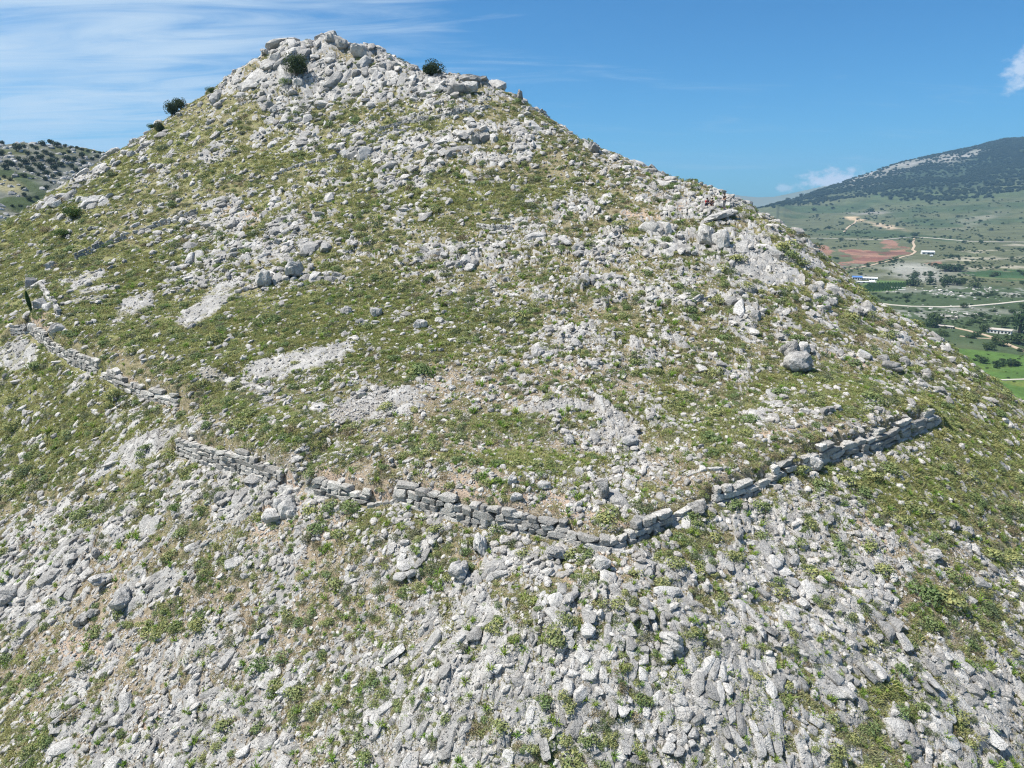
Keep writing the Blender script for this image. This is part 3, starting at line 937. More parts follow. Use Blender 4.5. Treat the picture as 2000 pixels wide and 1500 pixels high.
# ---- grass and low herbs
def plants_stuff():
    n = 520000
    x, y, r = polar_points(n, NEAR, FARR)
    z, u, v, vis, K, gv, so, dr, lu = look(x, y)
    clump = sstep(0.55 * fbm(x, y, 0.75, 2, 81) + 0.45 * fbm(x, y, 2.6, 2, 82) + 0.14 * lu - 0.05 * dr, 0.40, 0.60)
    pr = np.clip(1.0 - 0.35 * K - 0.80 * gv - 0.70 * so, 0.04, 1) * (0.22 + 0.78 * clump) * (1 - 0.92 * h_lookup(x, y, BED))
    pr *= (1 - 0.10 * dr)
    pr = np.where((u < -90) | (u > 2090) | (v > 1640), pr * 0.3, pr)
    keep = (rng.uniform(0, 1, n) < pr * 0.8) & (vis > -0.012) & wall_clear(x, y)
    x, y, r, z, K, dr, lu = (a[keep] for a in (x, y, r, z, K, dr, lu))
    m = len(x)
    tone = fbm(x, y, 5.0, 3, 83)
    dry = rng.uniform(0, 1, m) < np.clip(0.33 + 0.45 * dr - 0.45 * lu + 1.5 * (tone - 0.5), 0.04, 0.9)
    lus = (~dry) & (rng.uniform(0, 1, m) < np.clip(0.25 + 0.7 * lu + 1.2 * (0.5 - tone), 0.05, 0.95))
    s = (0.60 + 0.0042 * r) * np.exp(rng.normal(0, 0.28, m)) * np.where(lus, 1.12, 0.95) * np.where(dry, 0.8, 1.0)
    yaw = rng.uniform(0, 6.28, m)
    rot, nn = euler_on_slope(x, y, yaw, 0.6)
    P = np.stack([x, y, z], -1)
    sc = np.stack([s, s, s * rng.uniform(0.5, 1.1, m) * 0.6], -1) * 0.85
    for nm, sel, ms, lab in (('grass', ~dry & ~lus, GRASS_M, 'short olive grass between the stones'), ('lush_grass', lus, LUSH_M, 'fresh green grass and herbs between the stones'), ('dry_grass', dry, DRY_M, 'dry straw-coloured grass between the stones')):
        scatter(nm, ms, P[sel], rot[sel], sc[sel], rng.integers(0, len(ms), sel.sum()), lab)
    # asphodel rosettes
    n = 14000
    x, y, r = polar_points(n, NEAR, 110)
    z, u, v, vis, K, gv, so, dr, lu = look(x, y)
    keep = (rng.uniform(0, 1, n) < np.clip(0.22 + 0.5 * fbm(x, y, 4, 2, 91) - 0.2 * K, 0, 1)) & (vis > -0.01) & wall_clear(x, y) & (gv < .5)
    x, y, r, z = (a[keep] for a in (x, y, r, z))
    m = len(x)
    s = (0.45 + 0.006 * r) * np.exp(rng.normal(0, 0.25, m))
    rot, nn = euler_on_slope(x, y, rng.uniform(0, 6.28, m), 0.5)
    scatter('ground_cover', ROS_M, np.stack([x, y, z], -1), rot, np.stack([s, s, s * 0.8], -1), rng.integers(0, len(ROS_M), m), 'bright green strap-leaved herbs dotted over the slope')


plants_stuff()

# ------------------------------------------------------------------ names for places on the hill, for labels
PLACES = [((560, 128, 90, 60), 'beside the round dark bush below the summit'), ((640, 80, 110, 40), 'on the summit crest'), ((760, 150, 110, 60), 'on the crags right of the summit'), ((900, 165, 90, 45), 'by the lone tree on the skyline'),
          ((450, 190, 110, 60), 'on the summit\'s left shoulder'), ((300, 260, 110, 60), 'near the dark trees on the left skyline'), ((120, 400, 120, 70), 'by the green bush on the left flank'),
          ((1100, 260, 120, 50), 'along the right skyline under the summit'), ((880, 250, 150, 40), 'beside the upper terrace wall'), ((650, 270, 170, 60), 'on the upper slope under the summit'), ((400, 340, 160, 60), 'on the green upper left slope'),
          ((850, 330, 220, 60), 'on the grassy bench across the upper slope'), ((1200, 350, 140, 50), 'below the right skyline'), ((1390, 400, 90, 40), 'by the people on the ridge'), ((1400, 480, 120, 50), 'in the crags under the people'),
          ((1200, 450, 140, 60), 'on the slope left of the people'), ((950, 450, 130, 50), 'near the small heap of piled stones'), ((700, 450, 150, 60), 'in the middle of the upper slope'), ((480, 430, 140, 70), 'on the bare patch of the left slope'),
          ((250, 480, 150, 70), 'along the low terrace wall on the left slope'), ((880, 520, 150, 50), 'in the rocky band across mid slope'), ((600, 540, 150, 50), 'left of the mid slope rock band'), ((1120, 560, 140, 50), 'right of the mid slope rock band'),
          ((1550, 540, 110, 60), 'on the bare pinkish shoulder by the valley'), ((1650, 610, 110, 60), 'on the right skyline above the valley road'), ((1420, 600, 130, 50), 'above the dark overhanging boulder'), ((1560, 700, 90, 50), 'beside the dark overhanging boulder'),
          ((1800, 720, 130, 80), 'on the right flank above the farm fields'), ((120, 600, 110, 60), 'by the narrow cypress at the left wall'), ((350, 620, 160, 50), 'among the pale patches of the left slope'), ((720, 630, 150, 60), 'on the grass below the mid slope rock band'),
          ((560, 720, 120, 50), 'around the upper pale gravel patch'), ((740, 790, 120, 50), 'around the lower pale gravel patch'), ((1000, 650, 180, 70), 'in the middle of the open slope'), ((1300, 700, 160, 70), 'on the stony slope left of the overhanging boulder'),
          ((250, 720, 130, 50), 'behind the left stretch of the old wall'), ((120, 800, 160, 90), 'on the green slope below the left wall'), ((450, 830, 130, 50), 'above the tall left stretch of the old wall'), ((300, 870, 120, 60), 'on the bare rock beside the tall wall stretch'),
          ((950, 830, 200, 60), 'on the terrace above the middle wall'), ((1200, 860, 150, 60), 'on the terrace right of the yellow shrubs'), ((1500, 780, 180, 50), 'on the terrace behind the right wall'), ((1000, 950, 200, 40), 'just behind the middle wall'),
          ((1350, 930, 150, 50), 'behind the gap in the right wall'), ((1830, 900, 160, 80), 'at the far end of the right wall'), ((1550, 1000, 150, 60), 'below the right wall'), ((1330, 1040, 120, 50), 'at the right of the wall corner'), ((1130, 1110, 120, 60), 'on the bare earth under the wall corner'),
          ((880, 1090, 150, 60), 'below the middle wall'), ((620, 1050, 130, 60), 'below the broken gap in the wall'), ((450, 1010, 120, 60), 'below the tall left stretch of the wall'), ((150, 1000, 180, 70), 'on the stony slope at the left edge'),
          ((200, 1160, 220, 80), 'on the lower left slope'), ((550, 1220, 180, 80), 'on the lower slope left of centre'), ((850, 1250, 160, 90), 'on the lower slope under the middle wall'), ((1130, 1270, 130, 90), 'beside the bare earth gully'), ((1400, 1200, 160, 80), 'in the upper fractured rock beds'),
          ((1650, 1150, 150, 90), 'right of the fractured rock beds'), ((1880, 1150, 150, 120), 'on the shrubby slope at the right edge'), ((1400, 1380, 200, 100), 'in the rock beds at the bottom edge'), ((1750, 1380, 180, 120), 'in the bottom right corner'), ((1000, 1430, 200, 80), 'at the bottom edge in the middle'),
          ((600, 1430, 220, 90), 'at the bottom edge left of the middle'), ((200, 1400, 230, 110), 'in the bottom left corner')]


def place(u, v):
    best, bd = None, 1e9
    for (cu, cv, ru, rv), nm in PLACES:
        d = math.hypot((u - cu) / ru, (v - cv) / rv)
        if d < bd:
            bd, best = d, nm
    return best


USED = {}


def uniq(label, group):
    """things that cannot be told apart share a label and so a group"""
    return label, group


# ------------------------------------------------------------------ rock outcrops: each a thing of jointed blocks
def outcrop(u, v, w_px, l_px, kind=0, lift=0.0, tilt=0.0, yaw_j=0.18, words=None):
    X, Y, Z = hit([u], [v])
    x, y, z = float(X[0]), float(Y[0]), float(Z[0])
    dist = math.sqrt(x * x + y * y + z * z)
    px = dist / F
    Wd, Ln = w_px * px, l_px * px * 1.25
    yaw = fall_yaw(np.array([x]), np.array([y]), yaw_j)
    rot, nn = euler_on_slope(np.array([x]), np.array([y]), yaw, 0.85)
    root = link('rock_outcrop', None, loc=(x, y, z), rot=tuple(rot[0]))
    big = 'large' if w_px * l_px > 3600 else ('small' if w_px * l_px < 1500 else 'medium')
    form = 'ribbed' if l_px > 1.5 * w_px else 'cracked'
    pl = place(u, v)
    root['label'] = words or f'{big} {form} limestone outcrop {pl}'
    root['category'] = 'rock outcrop'
    root['group'] = 'limestone outcrops ' + pl
    ns = max(1, int(round(w_px / rng.uniform(13, 21))))
    edges = np.concatenate([[0], np.cumsum(rng.uniform(0.7, 1.3, ns))]); edges = edges / edges[-1] * Wd - Wd / 2
    for k in range(ns):
        sw = edges[k + 1] - edges[k]; cy = (edges[k] + edges[k + 1]) / 2
        ll = Ln * (1 - 0.55 * (abs(cy) / (Wd / 2 + 1e-6)) ** 2) * rng.uniform(0.75, 1.05)
        nb = max(1, int(round(ll / px / rng.uniform(20, 40))))
        cuts = np.concatenate([[0], np.cumsum(rng.uniform(0.6, 1.4, nb))]); cuts = cuts / cuts[-1] * ll - ll / 2 + rng.normal(0, 0.06) * Ln
        h0 = max(0.22, (1.25 if kind else 0.68) * sw * (rng.uniform(0.5, 0.9) if v > 700 else rng.uniform(0.6, 1.15)))
        for j in range(nb):
            bl = cuts[j + 1] - cuts[j]; cx = (cuts[j] + cuts[j + 1]) / 2
            h = h0 * rng.uniform(0.75, 1.25)
            b = link('block', BLOCKS[rng.integers(len(BLOCKS))], root)
            b.location = (cx, cy, h * (rng.uniform(-0.28, -0.02) if rng.uniform() < 0.8 else rng.uniform(-0.1, 0.12)) + lift * px + (cx / max(Ln, .1)) * tilt * Ln)
            b.rotation_euler = (rng.normal(0, 0.14) + (math.pi if rng.uniform() < .5 else 0), rng.normal(0, 0.15), rng.normal(0, 0.30) + (math.pi if rng.uniform() < .5 else 0))
            b.scale = (bl * rng.uniform(0.9, 1.2), sw * rng.uniform(0.9, 1.25), h * 1.15)
    return root


def pick_sites(n_want, n_try, rmin, rmax, weight, size_fn, gap=0.8):
    """places for big things: weighted, and apart from each other in the picture's own scale"""
    x, y, r = polar_points(n_try, rmin, rmax, math.radians(38))
    z, u, v, vis, K, gv, so, dr, lu = look(x, y)
    om = out_at(x, y)
    wgt = weight(K, om, gv, so, lu, u, v)
    ok = (rng.uniform(0, 1, n_try) < wgt) & (vis > -0.002) & wall_clear(x, y) & (u > -20) & (u < 2020) & (v < 1520)
    got = []
    for i in np.where(ok)[0]:
        s = size_fn(u[i], v[i])
        if all((u[i] - a) ** 2 + (v[i] - b) ** 2 > (gap * (s + c) / 2) ** 2 for a, b, c in got):
            got.append((u[i], v[i], s))
            if len(got) >= n_want:
                break
    return got


NAMED_OUT = [(70, 558, 40, 26), (88, 600, 40, 24), (62, 634, 46, 22), (112, 642, 30, 22), (100, 520, 34, 20), (450, 745, 40, 20), (470, 975, 50, 40), (1450, 605, 46, 95), (1615, 578, 95, 50), (1690, 605, 50, 35), (900, 515, 70, 55), (640, 545, 110, 40), (545, 545, 70, 45), (950, 272, 50, 36), (850, 300, 45, 50), (700, 300, 60, 50),
             (1290, 445, 55, 50), (1160, 545, 90, 36), (110, 395, 45, 60), (185, 395, 80, 36), (1155, 290, 30, 26), (400, 505, 70, 40), (1330, 1020, 40, 40), (1640, 1330, 70, 60), (1870, 1310, 60, 80),
             (1250, 1190, 50, 60), (1210, 1240, 60, 80), (1330, 1210, 70, 70), (1430, 1290, 45, 90), (1385, 1320, 70, 80), (1290, 1340, 50, 90), (1240, 1420, 60, 110), (1330, 1420, 60, 80), (1420, 1400, 60, 90), (1500, 1330, 60, 80),
             (1500, 1430, 60, 80), (1590, 1430, 60, 70), (1560, 1250, 50, 70), (1470, 1190, 60, 55), (1130, 1330, 50, 70), (1090, 1430, 50, 80), (930, 1180, 60, 60), (670, 160, 60, 50), (590, 105, 60, 40), (540, 125, 45, 50), (720, 140, 60, 40), (780, 160, 60, 40), (500, 160, 60, 40)]
done = []
for (u, v, w, l) in NAMED_OUT:
    outcrop(u, v, w, l, kind=1 if 240 < v < 700 else 0); done.append((u, v))
sites = pick_sites(130, 30000, NEAR, FARR, lambda K, om, gv, so, lu, u, v: np.clip(K - 0.45, 0, 1) * (0.10 + om) * (gv < 0.4), lambda u, v: rng.uniform(20, 52) * (1.0 if v > 1000 else 0.75 if v > 300 else 0.70), gap=1.0)
for (u, v, s) in sites:
    if min(math.hypot(u - a, v - b) for a, b in done) < 34:
        continue
    asp = rng.uniform(0.6, 1.1)
    outcrop(u, v, s * asp, s / asp * 0.9 * (0.85 if v < 700 else 1.1))
    done.append((u, v))
sites = pick_sites(50, 40000, NEAR, 60, lambda K, om, gv, so, lu, u, v: np.clip(K - 0.25, 0, 1) * om * (gv < 0.4) * (v > 1060) * (0.25 + 0.75 * (u > 950)), lambda u, v: rng.uniform(40, 95), gap=0.8)
for (u, v, s) in sites:
    if min(math.hypot(u - a, v - b) for a, b in done) < 40:
        continue
    asp = rng.uniform(0.55, 0.9)
    outcrop(u, v, s * asp, s / asp * 0.9)


# ------------------------------------------------------------------ single boulders
def boulder(u, v, w, h, d=None, yaw=None, sink=0.2, lab=None, mesh=None, tiltx=None, tilty=None, name='boulder'):
    X, Y, Z = hit([u], [v])
    x, y, z = float(X[0]), float(Y[0]), float(Z[0])
    px = math.sqrt(x * x + y * y + z * z) / F
    sx_, sz_ = w * px, h * px
    sy_ = (d if d is not None else w * rng.uniform(0.7, 1.1)) * px
    o = link(name, mesh or BOULDERS[rng.integers(len(BOULDERS))], loc=(x, y, z + sz_ * (0.5 - sink)))
    o.rotation_euler = (rng.normal(0, 0.2) if tiltx is None else tiltx, rng.normal(0, 0.2) if tilty is None else tilty, rng.uniform(0, 6.28) if yaw is None else yaw)
    o.scale = (sx_, sy_, sz_)
    pl = place(u, v)
    if lab is None:
        big = 'big' if w > 30 else ('small' if w < 19 else 'medium')
        shape = 'flat' if h < 0.62 * w else ('upright' if h > 1.15 * w else 'rounded')
        lab = f'{big} {shape} pale boulder {pl}'
    o['label'] = lab; o['category'] = 'boulder'; o['group'] = 'boulders ' + pl
    return o


NB = [(1557, 712, 54, 40, 44, 0.3, 0.15, 'big dark-faced overhanging boulder alone on the right slope'), (1543, 686, 34, 40, 40, 0.5, 0.3, 'pale pointed boulder leaning behind the dark overhanging boulder'),
      (1568, 682, 24, 32, 30, 0.2, 0.3, 'narrow pale boulder just behind the dark overhanging boulder'), (938, 1062, 28, 46, 34, 0.2, 0.2, 'tall grey block standing below the middle wall'),
      (898, 1108, 34, 34, 52, 0.4, 0.3, 'smooth slanting pale slab below the tall grey block'), (1180, 962, 20, 44, 24, 0.6, 0.15, 'dark upright split rock on the terrace behind the wall corner'),
      (1175, 945, 26, 20, 20, 0.3, 0.15, 'grey rock capping the dark upright split rock'), (1311, 1254, 46, 36, 36, 0.3, 0.15, 'big angular block with black shadow in the fractured beds'),
      (1300, 1272, 30, 26, 30, 0.9, 0.25, 'pale broken block just under the big angular block'), (1111, 860, 22, 20, 20, 0.1, 0.15, 'square pale block on the terrace above the middle wall'),
      (1228, 862, 42, 24, 26, -0.5, 0.25, 'long pale boulder right of the square pale block'), (677, 608, 22, 20, 20, 0.3, 0.15, 'pale boulder at the left of three near mid slope'),
      (735, 610, 24, 20, 20, 0.8, 0.15, 'pale boulder at the right of three near mid slope'), (708, 632, 26, 18, 20, 0.2, 0.15, 'pale boulder lowest of three near mid slope'), (822, 633, 28, 20, 20, 0.4, 0.2, 'single pale boulder on grass right of the three boulders'),
      (1360, 994, 36, 26, 28, 0.4, 0.15, 'grey angular boulder fallen in front of the right wall'), (1588, 906, 32, 30, 28, 0.3, 0.1, 'rounded big boulder at the left end of the long right wall'),
      (1818, 1082, 34, 16, 24, -0.6, 0.2, 'flat square slab lying on the right slope'), (1858, 1022, 20, 18, 40, -0.5, 0.3, 'long pale stone above the flat square slab'), (1888, 1036, 24, 18, 30, -0.6, 0.3, 'blunt pale stone right of the long pale stone'),
      (517, 1236, 26, 18, 46, 0.75, 0.3, 'long smooth slab tilted on the lower left slope'), (240, 1172, 32, 36, 40, 0.6, 0.2, 'dark-sided leaning rock on the lower left slope'), (16, 1166, 34, 28, 30, 0.5, 0.2, 'dark-sided rock at the left edge'),
      (208, 1128, 20, 18, 60, -0.4, 0.3, 'thin long rib of rock on the lower left slope'), (163, 1208, 22, 18, 28, 0.5, 0.25, 'pale flat stone left of the leaning rock'), (183, 1198, 22, 16, 18, 0.5, 0.25, 'pale stone next to the flat one by the leaning rock'),
      (701, 105, 28, 28, 18, 0.5, 0.1, 'dark slanting slab standing on the summit ridge'), (668, 90, 20, 18, 18, 0.3, 0.1, 'grey blunt rock on the summit crest'), (645, 78, 16, 14, 14, 0.0, 0.0, 'small pinkish white stone heap on the very summit'),
      (892, 178, 34, 24, 24, 0.1, 0.1, 'left of two dark hollowed rocks below the skyline crag'), (917, 176, 34, 24, 24, 0.1, 0.1, 'right of two dark hollowed rocks below the skyline crag'), (925, 157, 56, 16, 36, 0.1, 0.3, 'flat-topped crag jutting out on the skyline'),
      (1016, 190, 12, 22, 10, 0.0, 0.1, 'thin pinnacle standing on the right skyline'), (558, 985, 44, 46, 54, 0.6, 0.35, 'big smooth sloping boulder under the tall wall stretch'), (533, 1004, 40, 30, 50, 0.5, 0.35, 'pale sloping rock left of the big smooth boulder'),
      (432, 972, 22, 20, 26, 0.5, 0.2, 'dark-ended block on the slope under the tall wall'), (540, 985, 30, 20, 24, 0.3, 0.2, 'pale flat rock with dark hollow under the tall wall'), (1404, 418, 74, 15, 34, 0.1, 0.45, 'flat pinkish rock platform where the people are'),
      (1378, 462, 32, 46, 36, 0.5, 0.2, 'leaning split rock in the crags under the people, left half'), (1406, 470, 36, 42, 36, 0.2, 0.2, 'leaning split rock in the crags under the people, right half'), (1250, 1015, 30, 22, 22, 0.5, 0.2, 'pale block behind the right side of the wall corner'),
      (1176, 1100, 34, 28, 30, 0.5, 0.2, 'pale squared boulder fallen under the wall corner'), (1008, 970, 26, 16, 18, 0.3, 0.2, 'pale rounded stone behind the middle wall'), (1062, 948, 28, 18, 20, 0.3, 0.2, 'pale stone near the dark upright split rock'), (1000, 937, 20, 20, 18, 0.3, 0.2, 'pale upright stone behind the middle wall'),
      (1740, 716, 36, 20, 26, 0.3, 0.2, 'largest stone of the ring on the right flank'), (1765, 706, 18, 18, 18, 0.3, 0.2, 'upper stone of the ring on the right flank'), (1724, 700, 22, 14, 18, 0.3, 0.2, 'left stone of the ring on the right flank'), (1808, 731, 16, 16, 16, 0.3, 0.1, 'small square stone right of the stone ring'),
      (575, 530, 34, 40, 30, 0.3, 0.15, 'dark jagged rock at the left of the mid slope band'), (517, 546, 30, 34, 30, 0.3, 0.15, 'jagged pale rock left of the mid slope band'), (1160, 292, 20, 22, 20, 0.3, 0.1, 'dark topped rock on the right skyline'),
      (1620, 1015, 16, 14, 16, 0.3, 0.1, 'small square white block below the right wall'), (1628, 975, 18, 12, 16, 0.3, 0.1, 'small white block right below the right wall\'s gap'), (1085, 1075, 44, 26, 36, 0.2, 0.3, 'broad pale boulder left of the wall corner')]
nb_done = []
for (u, v, w, h, d, tx, sk, lab) in NB:
    boulder(u, v + h * 0.3, w, h, d, yaw=rng.uniform(-0.4, 0.4), sink=sk, lab=lab, tiltx=(0.38 if 'dark' in lab or 'shadow' in lab else -0.2) + rng.normal(0, .08), tilty=rng.normal(0, 0.12)); nb_done.append((u, v, w))
sites = pick_sites(215, 16000, NEAR, FARR, lambda K, om, gv, so, lu, u, v: np.clip(0.12 + 0.6 * K - 0.2 * lu, 0, 1) * (gv < 0.5), lambda u, v: rng.uniform(8, 19) * (1.0 if v > 900 else 0.85), gap=1.1)
for (u, v, s) in sites:
    if min(math.hypot(u - a, v - b) - c for a, b, c in nb_done) < 6:
        continue
    boulder(u, v, s, s * rng.uniform(0.5, 1.0), sink=rng.uniform(0.28, 0.5))


# ------------------------------------------------------------------ the dry-stone walls: every stone a part
def resample(poly, step):
    P = np.array(poly, float); seg = np.linalg.norm(np.diff(P, axis=0), axis=1); cum = np.concatenate([[0], np.cumsum(seg)])
    return P, cum


def at_arc(P, cum, s):
    s = min(max(s, 0), cum[-1]); k = min(np.searchsorted(cum, s, 'right') - 1, len(cum) - 2)
    t = (s - cum[k]) / max(cum[k + 1] - cum[k], 1e-6)
    p = P[k] * (1 - t) + P[k + 1] * t; d = P[k + 1] - P[k]
    return p, d / np.linalg.norm(d)


def stone_wall(poly, height, course_h, stone_l, depth, label, batter=0.10, ragged=0.36, group='stretches of the old dry stone wall', end_drop=0.0, base_sink=0.12, name='dry_stone_wall', step=None):
    P, cum = resample(poly, 0.5); L = cum[-1]
    p0, _ = at_arc(P, cum, L / 2)
    root = link(name, None, loc=(p0[0], p0[1], float(h_lookup(p0[0], p0[1]))))
    root['label'] = label; root['category'] = 'stone wall'; root['group'] = group; root['kind'] = 'thing'
    rz = root.location.copy()
    # the foot of the wall: a smoothed ground line just in front of it
    ss_ = np.linspace(0, L, 40); fz = []
    for s in ss_:
        p, d = at_arc(P, cum, s); n = np.array([d[1], -d[0]])       # outward, downhill
        fz.append(float(h_lookup(p[0] + n[0] * 0.35, p[1] + n[1] * 0.35)))
    fz = np.convolve(np.pad(np.array(fz), 4, 'edge'), np.ones(9) / 9, 'valid')
    nc = max(1, int(round(height / course_h)))
    zacc = -base_sink
    tops = height * (1 - ragged * vnoise(ss_ * 0.55 + rng.uniform(0, 90), ss_ * 0, 5))
    if end_drop:
        tops = tops * (1 - end_drop * np.clip(ss_ / L, 0, 1))
    for c in range(nc + 1):
        ch = course_h * rng.uniform(0.88, 1.15)
        s = -rng.uniform(0, 0.3) * stone_l
        while s < L - 0.05:
            sl = stone_l * float(np.exp(rng.normal(0, 0.38)))
            sm = s + sl / 2
            if sm > L + 0.1:
                break
            top = np.interp(sm, ss_, tops)
            if zacc + ch * 0.55 <= top:
                p, d = at_arc(P, cum, max(sm, 0)); n = np.array([d[1], -d[0]])
                hh = ch * rng.uniform(0.88, 1.18); dp = depth * rng.uniform(0.8, 1.2)
                inset = batter * (zacc + ch / 2) + rng.normal(0, 0.025)
                q = p - n * (dp / 2 - 0.10 + inset)
                zb = np.interp(sm, ss_, fz)
                slope_z = (np.interp(sm + 0.3, ss_, fz) - np.interp(sm - 0.3, ss_, fz)) / 0.6
                o = link('stone', WALLST[rng.integers(len(WALLST))], root)
                o.location = (q[0] - rz.x, q[1] - rz.y, zb + zacc + ch / 2 - rz.z)
                o.rotation_euler = (rng.normal(0, 0.06), -math.atan(slope_z) + rng.normal(0, 0.06), math.atan2(d[1], d[0]) + rng.normal(0, 0.05))
                o.scale = (sl * 1.05, dp, hh * 1.06)
            s += sl * 0.97
        zacc += ch * 0.93
    return root


WLAB = ['tumbled low course of stones joining the corner to the right wall', 'low line of stones closing the gap left of the middle wall', 'low line of stones in the earthy gap beside the short wall stretch', 'far left stretch of old grey stone wall near the narrow cypress', 'slanting left stretch of old stone wall with long even courses', 'tall left stretch of old stone wall, six uneven courses high', 'short stretch of stone wall between two gaps, shrubs at its foot',
        'long middle stretch of stone wall with large polygonal blocks', 'middle right stretch of stone wall stepping down to the corner', 'single low course of blocks left of the wall corner', 'low stretch of stone wall just right of the corner',
        'weathered low stretch of wall left of the gap on the right', 'long right stretch of wall with big horizontal blocks']
WPAR = [(0.34, 0.6, 0.5), (0.3, 0.5, 0.5), (0.3, 0.5, 0.5), (0.38, 0.62, 0.6), (0.42, 0.85, 0.6), (0.36, 0.66, 0.6), (0.36, 0.6, 0.6), (0.42, 0.72, 0.65), (0.36, 0.62, 0.6), (0.48, 0.95, 0.6), (0.44, 0.8, 0.6), (0.40, 0.95, 0.6), (0.42, 1.1, 0.65)]
for poly, hh, lab, (ch, sl, dp) in zip(WALL_XY, WALL_H, WLAB, WPAR):
    stone_wall(poly, hh, ch, sl, dp, lab, ragged=0.25 if hh < 1.25 else 0.42)


def uv_poly(pts):
    X, Y, Z = hit([p[0] for p in pts], [p[1] for p in pts])
    return list(zip(X, Y))


LOW = [([(150, 510), (215, 478), (250, 466)], 1.3, 0.4, 0.7, 'low terrace wall on the green left slope, lower piece'), ([(262, 458), (320, 440), (385, 420)], 1.3, 0.4, 0.7, 'low terrace wall on the green left slope, upper piece'),
       ([(535, 345), (600, 322), (650, 312)], 1.2, 0.4, 0.7, 'low terrace wall on the slope left of the rocky centre'), ([(740, 258), (800, 240), (870, 228), (960, 212)], 1.3, 0.33, 0.65, 'long upper terrace wall below the skyline crag'),
       ([(735, 270), (790, 258)], 0.8, 0.3, 0.6, 'short terrace wall under the left end of the upper terrace wall'), ([(1020, 212), (1072, 226)], 1.0, 0.3, 0.6, 'stone wall remnant right on the right skyline'), ([(595, 882), (640, 890), (690, 898)], 0.55, 0.5, 0.5, 'single row of upright stones above the short wall stretch'),
       ([(1590, 818), (1645, 802)], 0.5, 0.3, 0.6, 'low stone row on the terrace behind the right wall'), ([(1340, 600), (1400, 578)], 0.8, 0.28, 0.5, 'small stone terrace left of the leaning ribbed outcrop'), ([(930, 446), (960, 452), (998, 450)], 1.3, 0.32, 0.5, 'curved heap of piled round stones at mid slope'),
       ([(1240, 1010), (1275, 1000)], 0.6, 0.35, 0.6, 'short row of blocks above the right side of the corner'), ([(262, 746), (330, 782)], 0.6, 0.35, 0.55, 'inner face of stones behind the slanting left wall'), ([(1345, 930), (1440, 918)], 0.6, 0.4, 0.7, 'loose row of blocks behind the weathered right wall'),
       ([(470, 752), (515, 772)], 0.7, 0.3, 0.6, 'low stone edge on the slope above the left wall gap'), ([(75, 560), (100, 590), (110, 620)], 1.0, 0.35, 0.6, 'stone line running up from the narrow cypress')]
for pts, hh, ch, sl, lab in LOW:
    stone_wall(uv_poly(pts), hh, ch, sl, 0.45, lab, batter=0.2, ragged=0.5, group='low terrace walls on the hill')


# ------------------------------------------------------------------ shrubs: the largest are things of their own, the rest are countless
def shrub(u, v, w, yellow=None):
    X, Y, Z = hit([u], [v])
    x, y, z = float(X[0]), float(Y[0]), float(Z[0])
    s = w * math.sqrt(x * x + y * y + z * z) / F
    o = link('shrub', FORB_M[rng.integers(len(FORB_M))], loc=(x, y, z - 0.04), rot=(rng.normal(0, .1), rng.normal(0, .1), rng.uniform(0, 6.28)), scl=(s * rng.uniform(.9, 1.15), s * rng.uniform(.85, 1.1), s * rng.uniform(.65, .9)))
    pl = place(u, v)
    big = 'large' if w > 36 else ('small' if w < 22 else 'medium')
    form = 'spreading' if o.scale.x > 1.15 * o.scale.y else ('domed' if o.scale.z > 0.8 * s else 'low')
    o['label'] = f'{big} {form} yellow-green shrub {pl}'; o['category'] = 'shrub'; o['group'] = 'shrubs ' + pl
    return o


NS = [(435, 1088, 38), (645, 985, 42), (690, 985, 48), (860, 895, 30), (895, 890, 34), (930, 895, 36), (970, 898, 34), (1005, 898, 36), (1040, 900, 36), (1075, 900, 34), (1105, 898, 30), (1185, 1000, 60), (1165, 1012, 36), (755, 790, 42), (728, 820, 32),
      (440, 1410, 46), (1125, 1480, 60), (1060, 1360, 40), (1110, 1370, 40), (510, 1290, 50), (620, 1375, 40), (580, 1340, 44), (1210, 1170, 46), (1240, 1110, 40), (400, 1110, 30), (395, 745, 30), (470, 820, 44), (490, 800, 40), (520, 815, 36), (545, 830, 34), (600, 838, 30), (575, 705, 24), (615, 720, 28), (640, 750, 30),
      (1350, 1000, 40), (1480, 985, 44), (1490, 1040, 36), (1560, 1050, 40), (1600, 1110, 50), (1640, 1060, 44), (1700, 1060, 40), (1530, 1150, 46), (1720, 1110, 44), (1860, 1120, 40), (1850, 1160, 60), (1600, 560 + 380, 40), (1440, 500, 40), (1410, 520, 44), (1530, 480, 60), (1550, 495, 44), (1570, 510, 36), (1455, 550, 36), (1610, 740, 36), (1670, 705, 40), (1710, 690, 30),
      (1650, 930, 50), (1700, 920, 46), (1740, 910, 40), (1560, 910, 40), (1150, 470, 30), (435, 870, 34), (340, 880, 36), (285, 870, 26), (275, 885, 28), (120, 1010, 30), (60, 1060, 28), (20, 940, 30), (155, 640, 22), (1340, 885, 24), (1000, 880, 30), (830, 880, 30), (1700, 770, 44), (1460, 810, 44), (1400, 800, 36), (1520, 760, 40)]
sh_done = []
for (u, v, w) in NS:
    shrub(u, v + w * .25, w); sh_done.append((u, v))
sites = pick_sites(215, 14000, NEAR, 95, lambda K, om, gv, so, lu, u, v: np.clip(0.45 - 0.42 * K + 0.25 * lu, 0.04, 1) * (gv < 0.5) * (0.4 + 0.6 * sstep(v, 450, 900)), lambda u, v: rng.uniform(18, 46) * (1.0 if v > 950 else 0.8), gap=0.9)
for (u, v, s) in sites:
    if min(math.hypot(u - a, v - b) for a, b in sh_done) > 22:
        shrub(u, v, s)


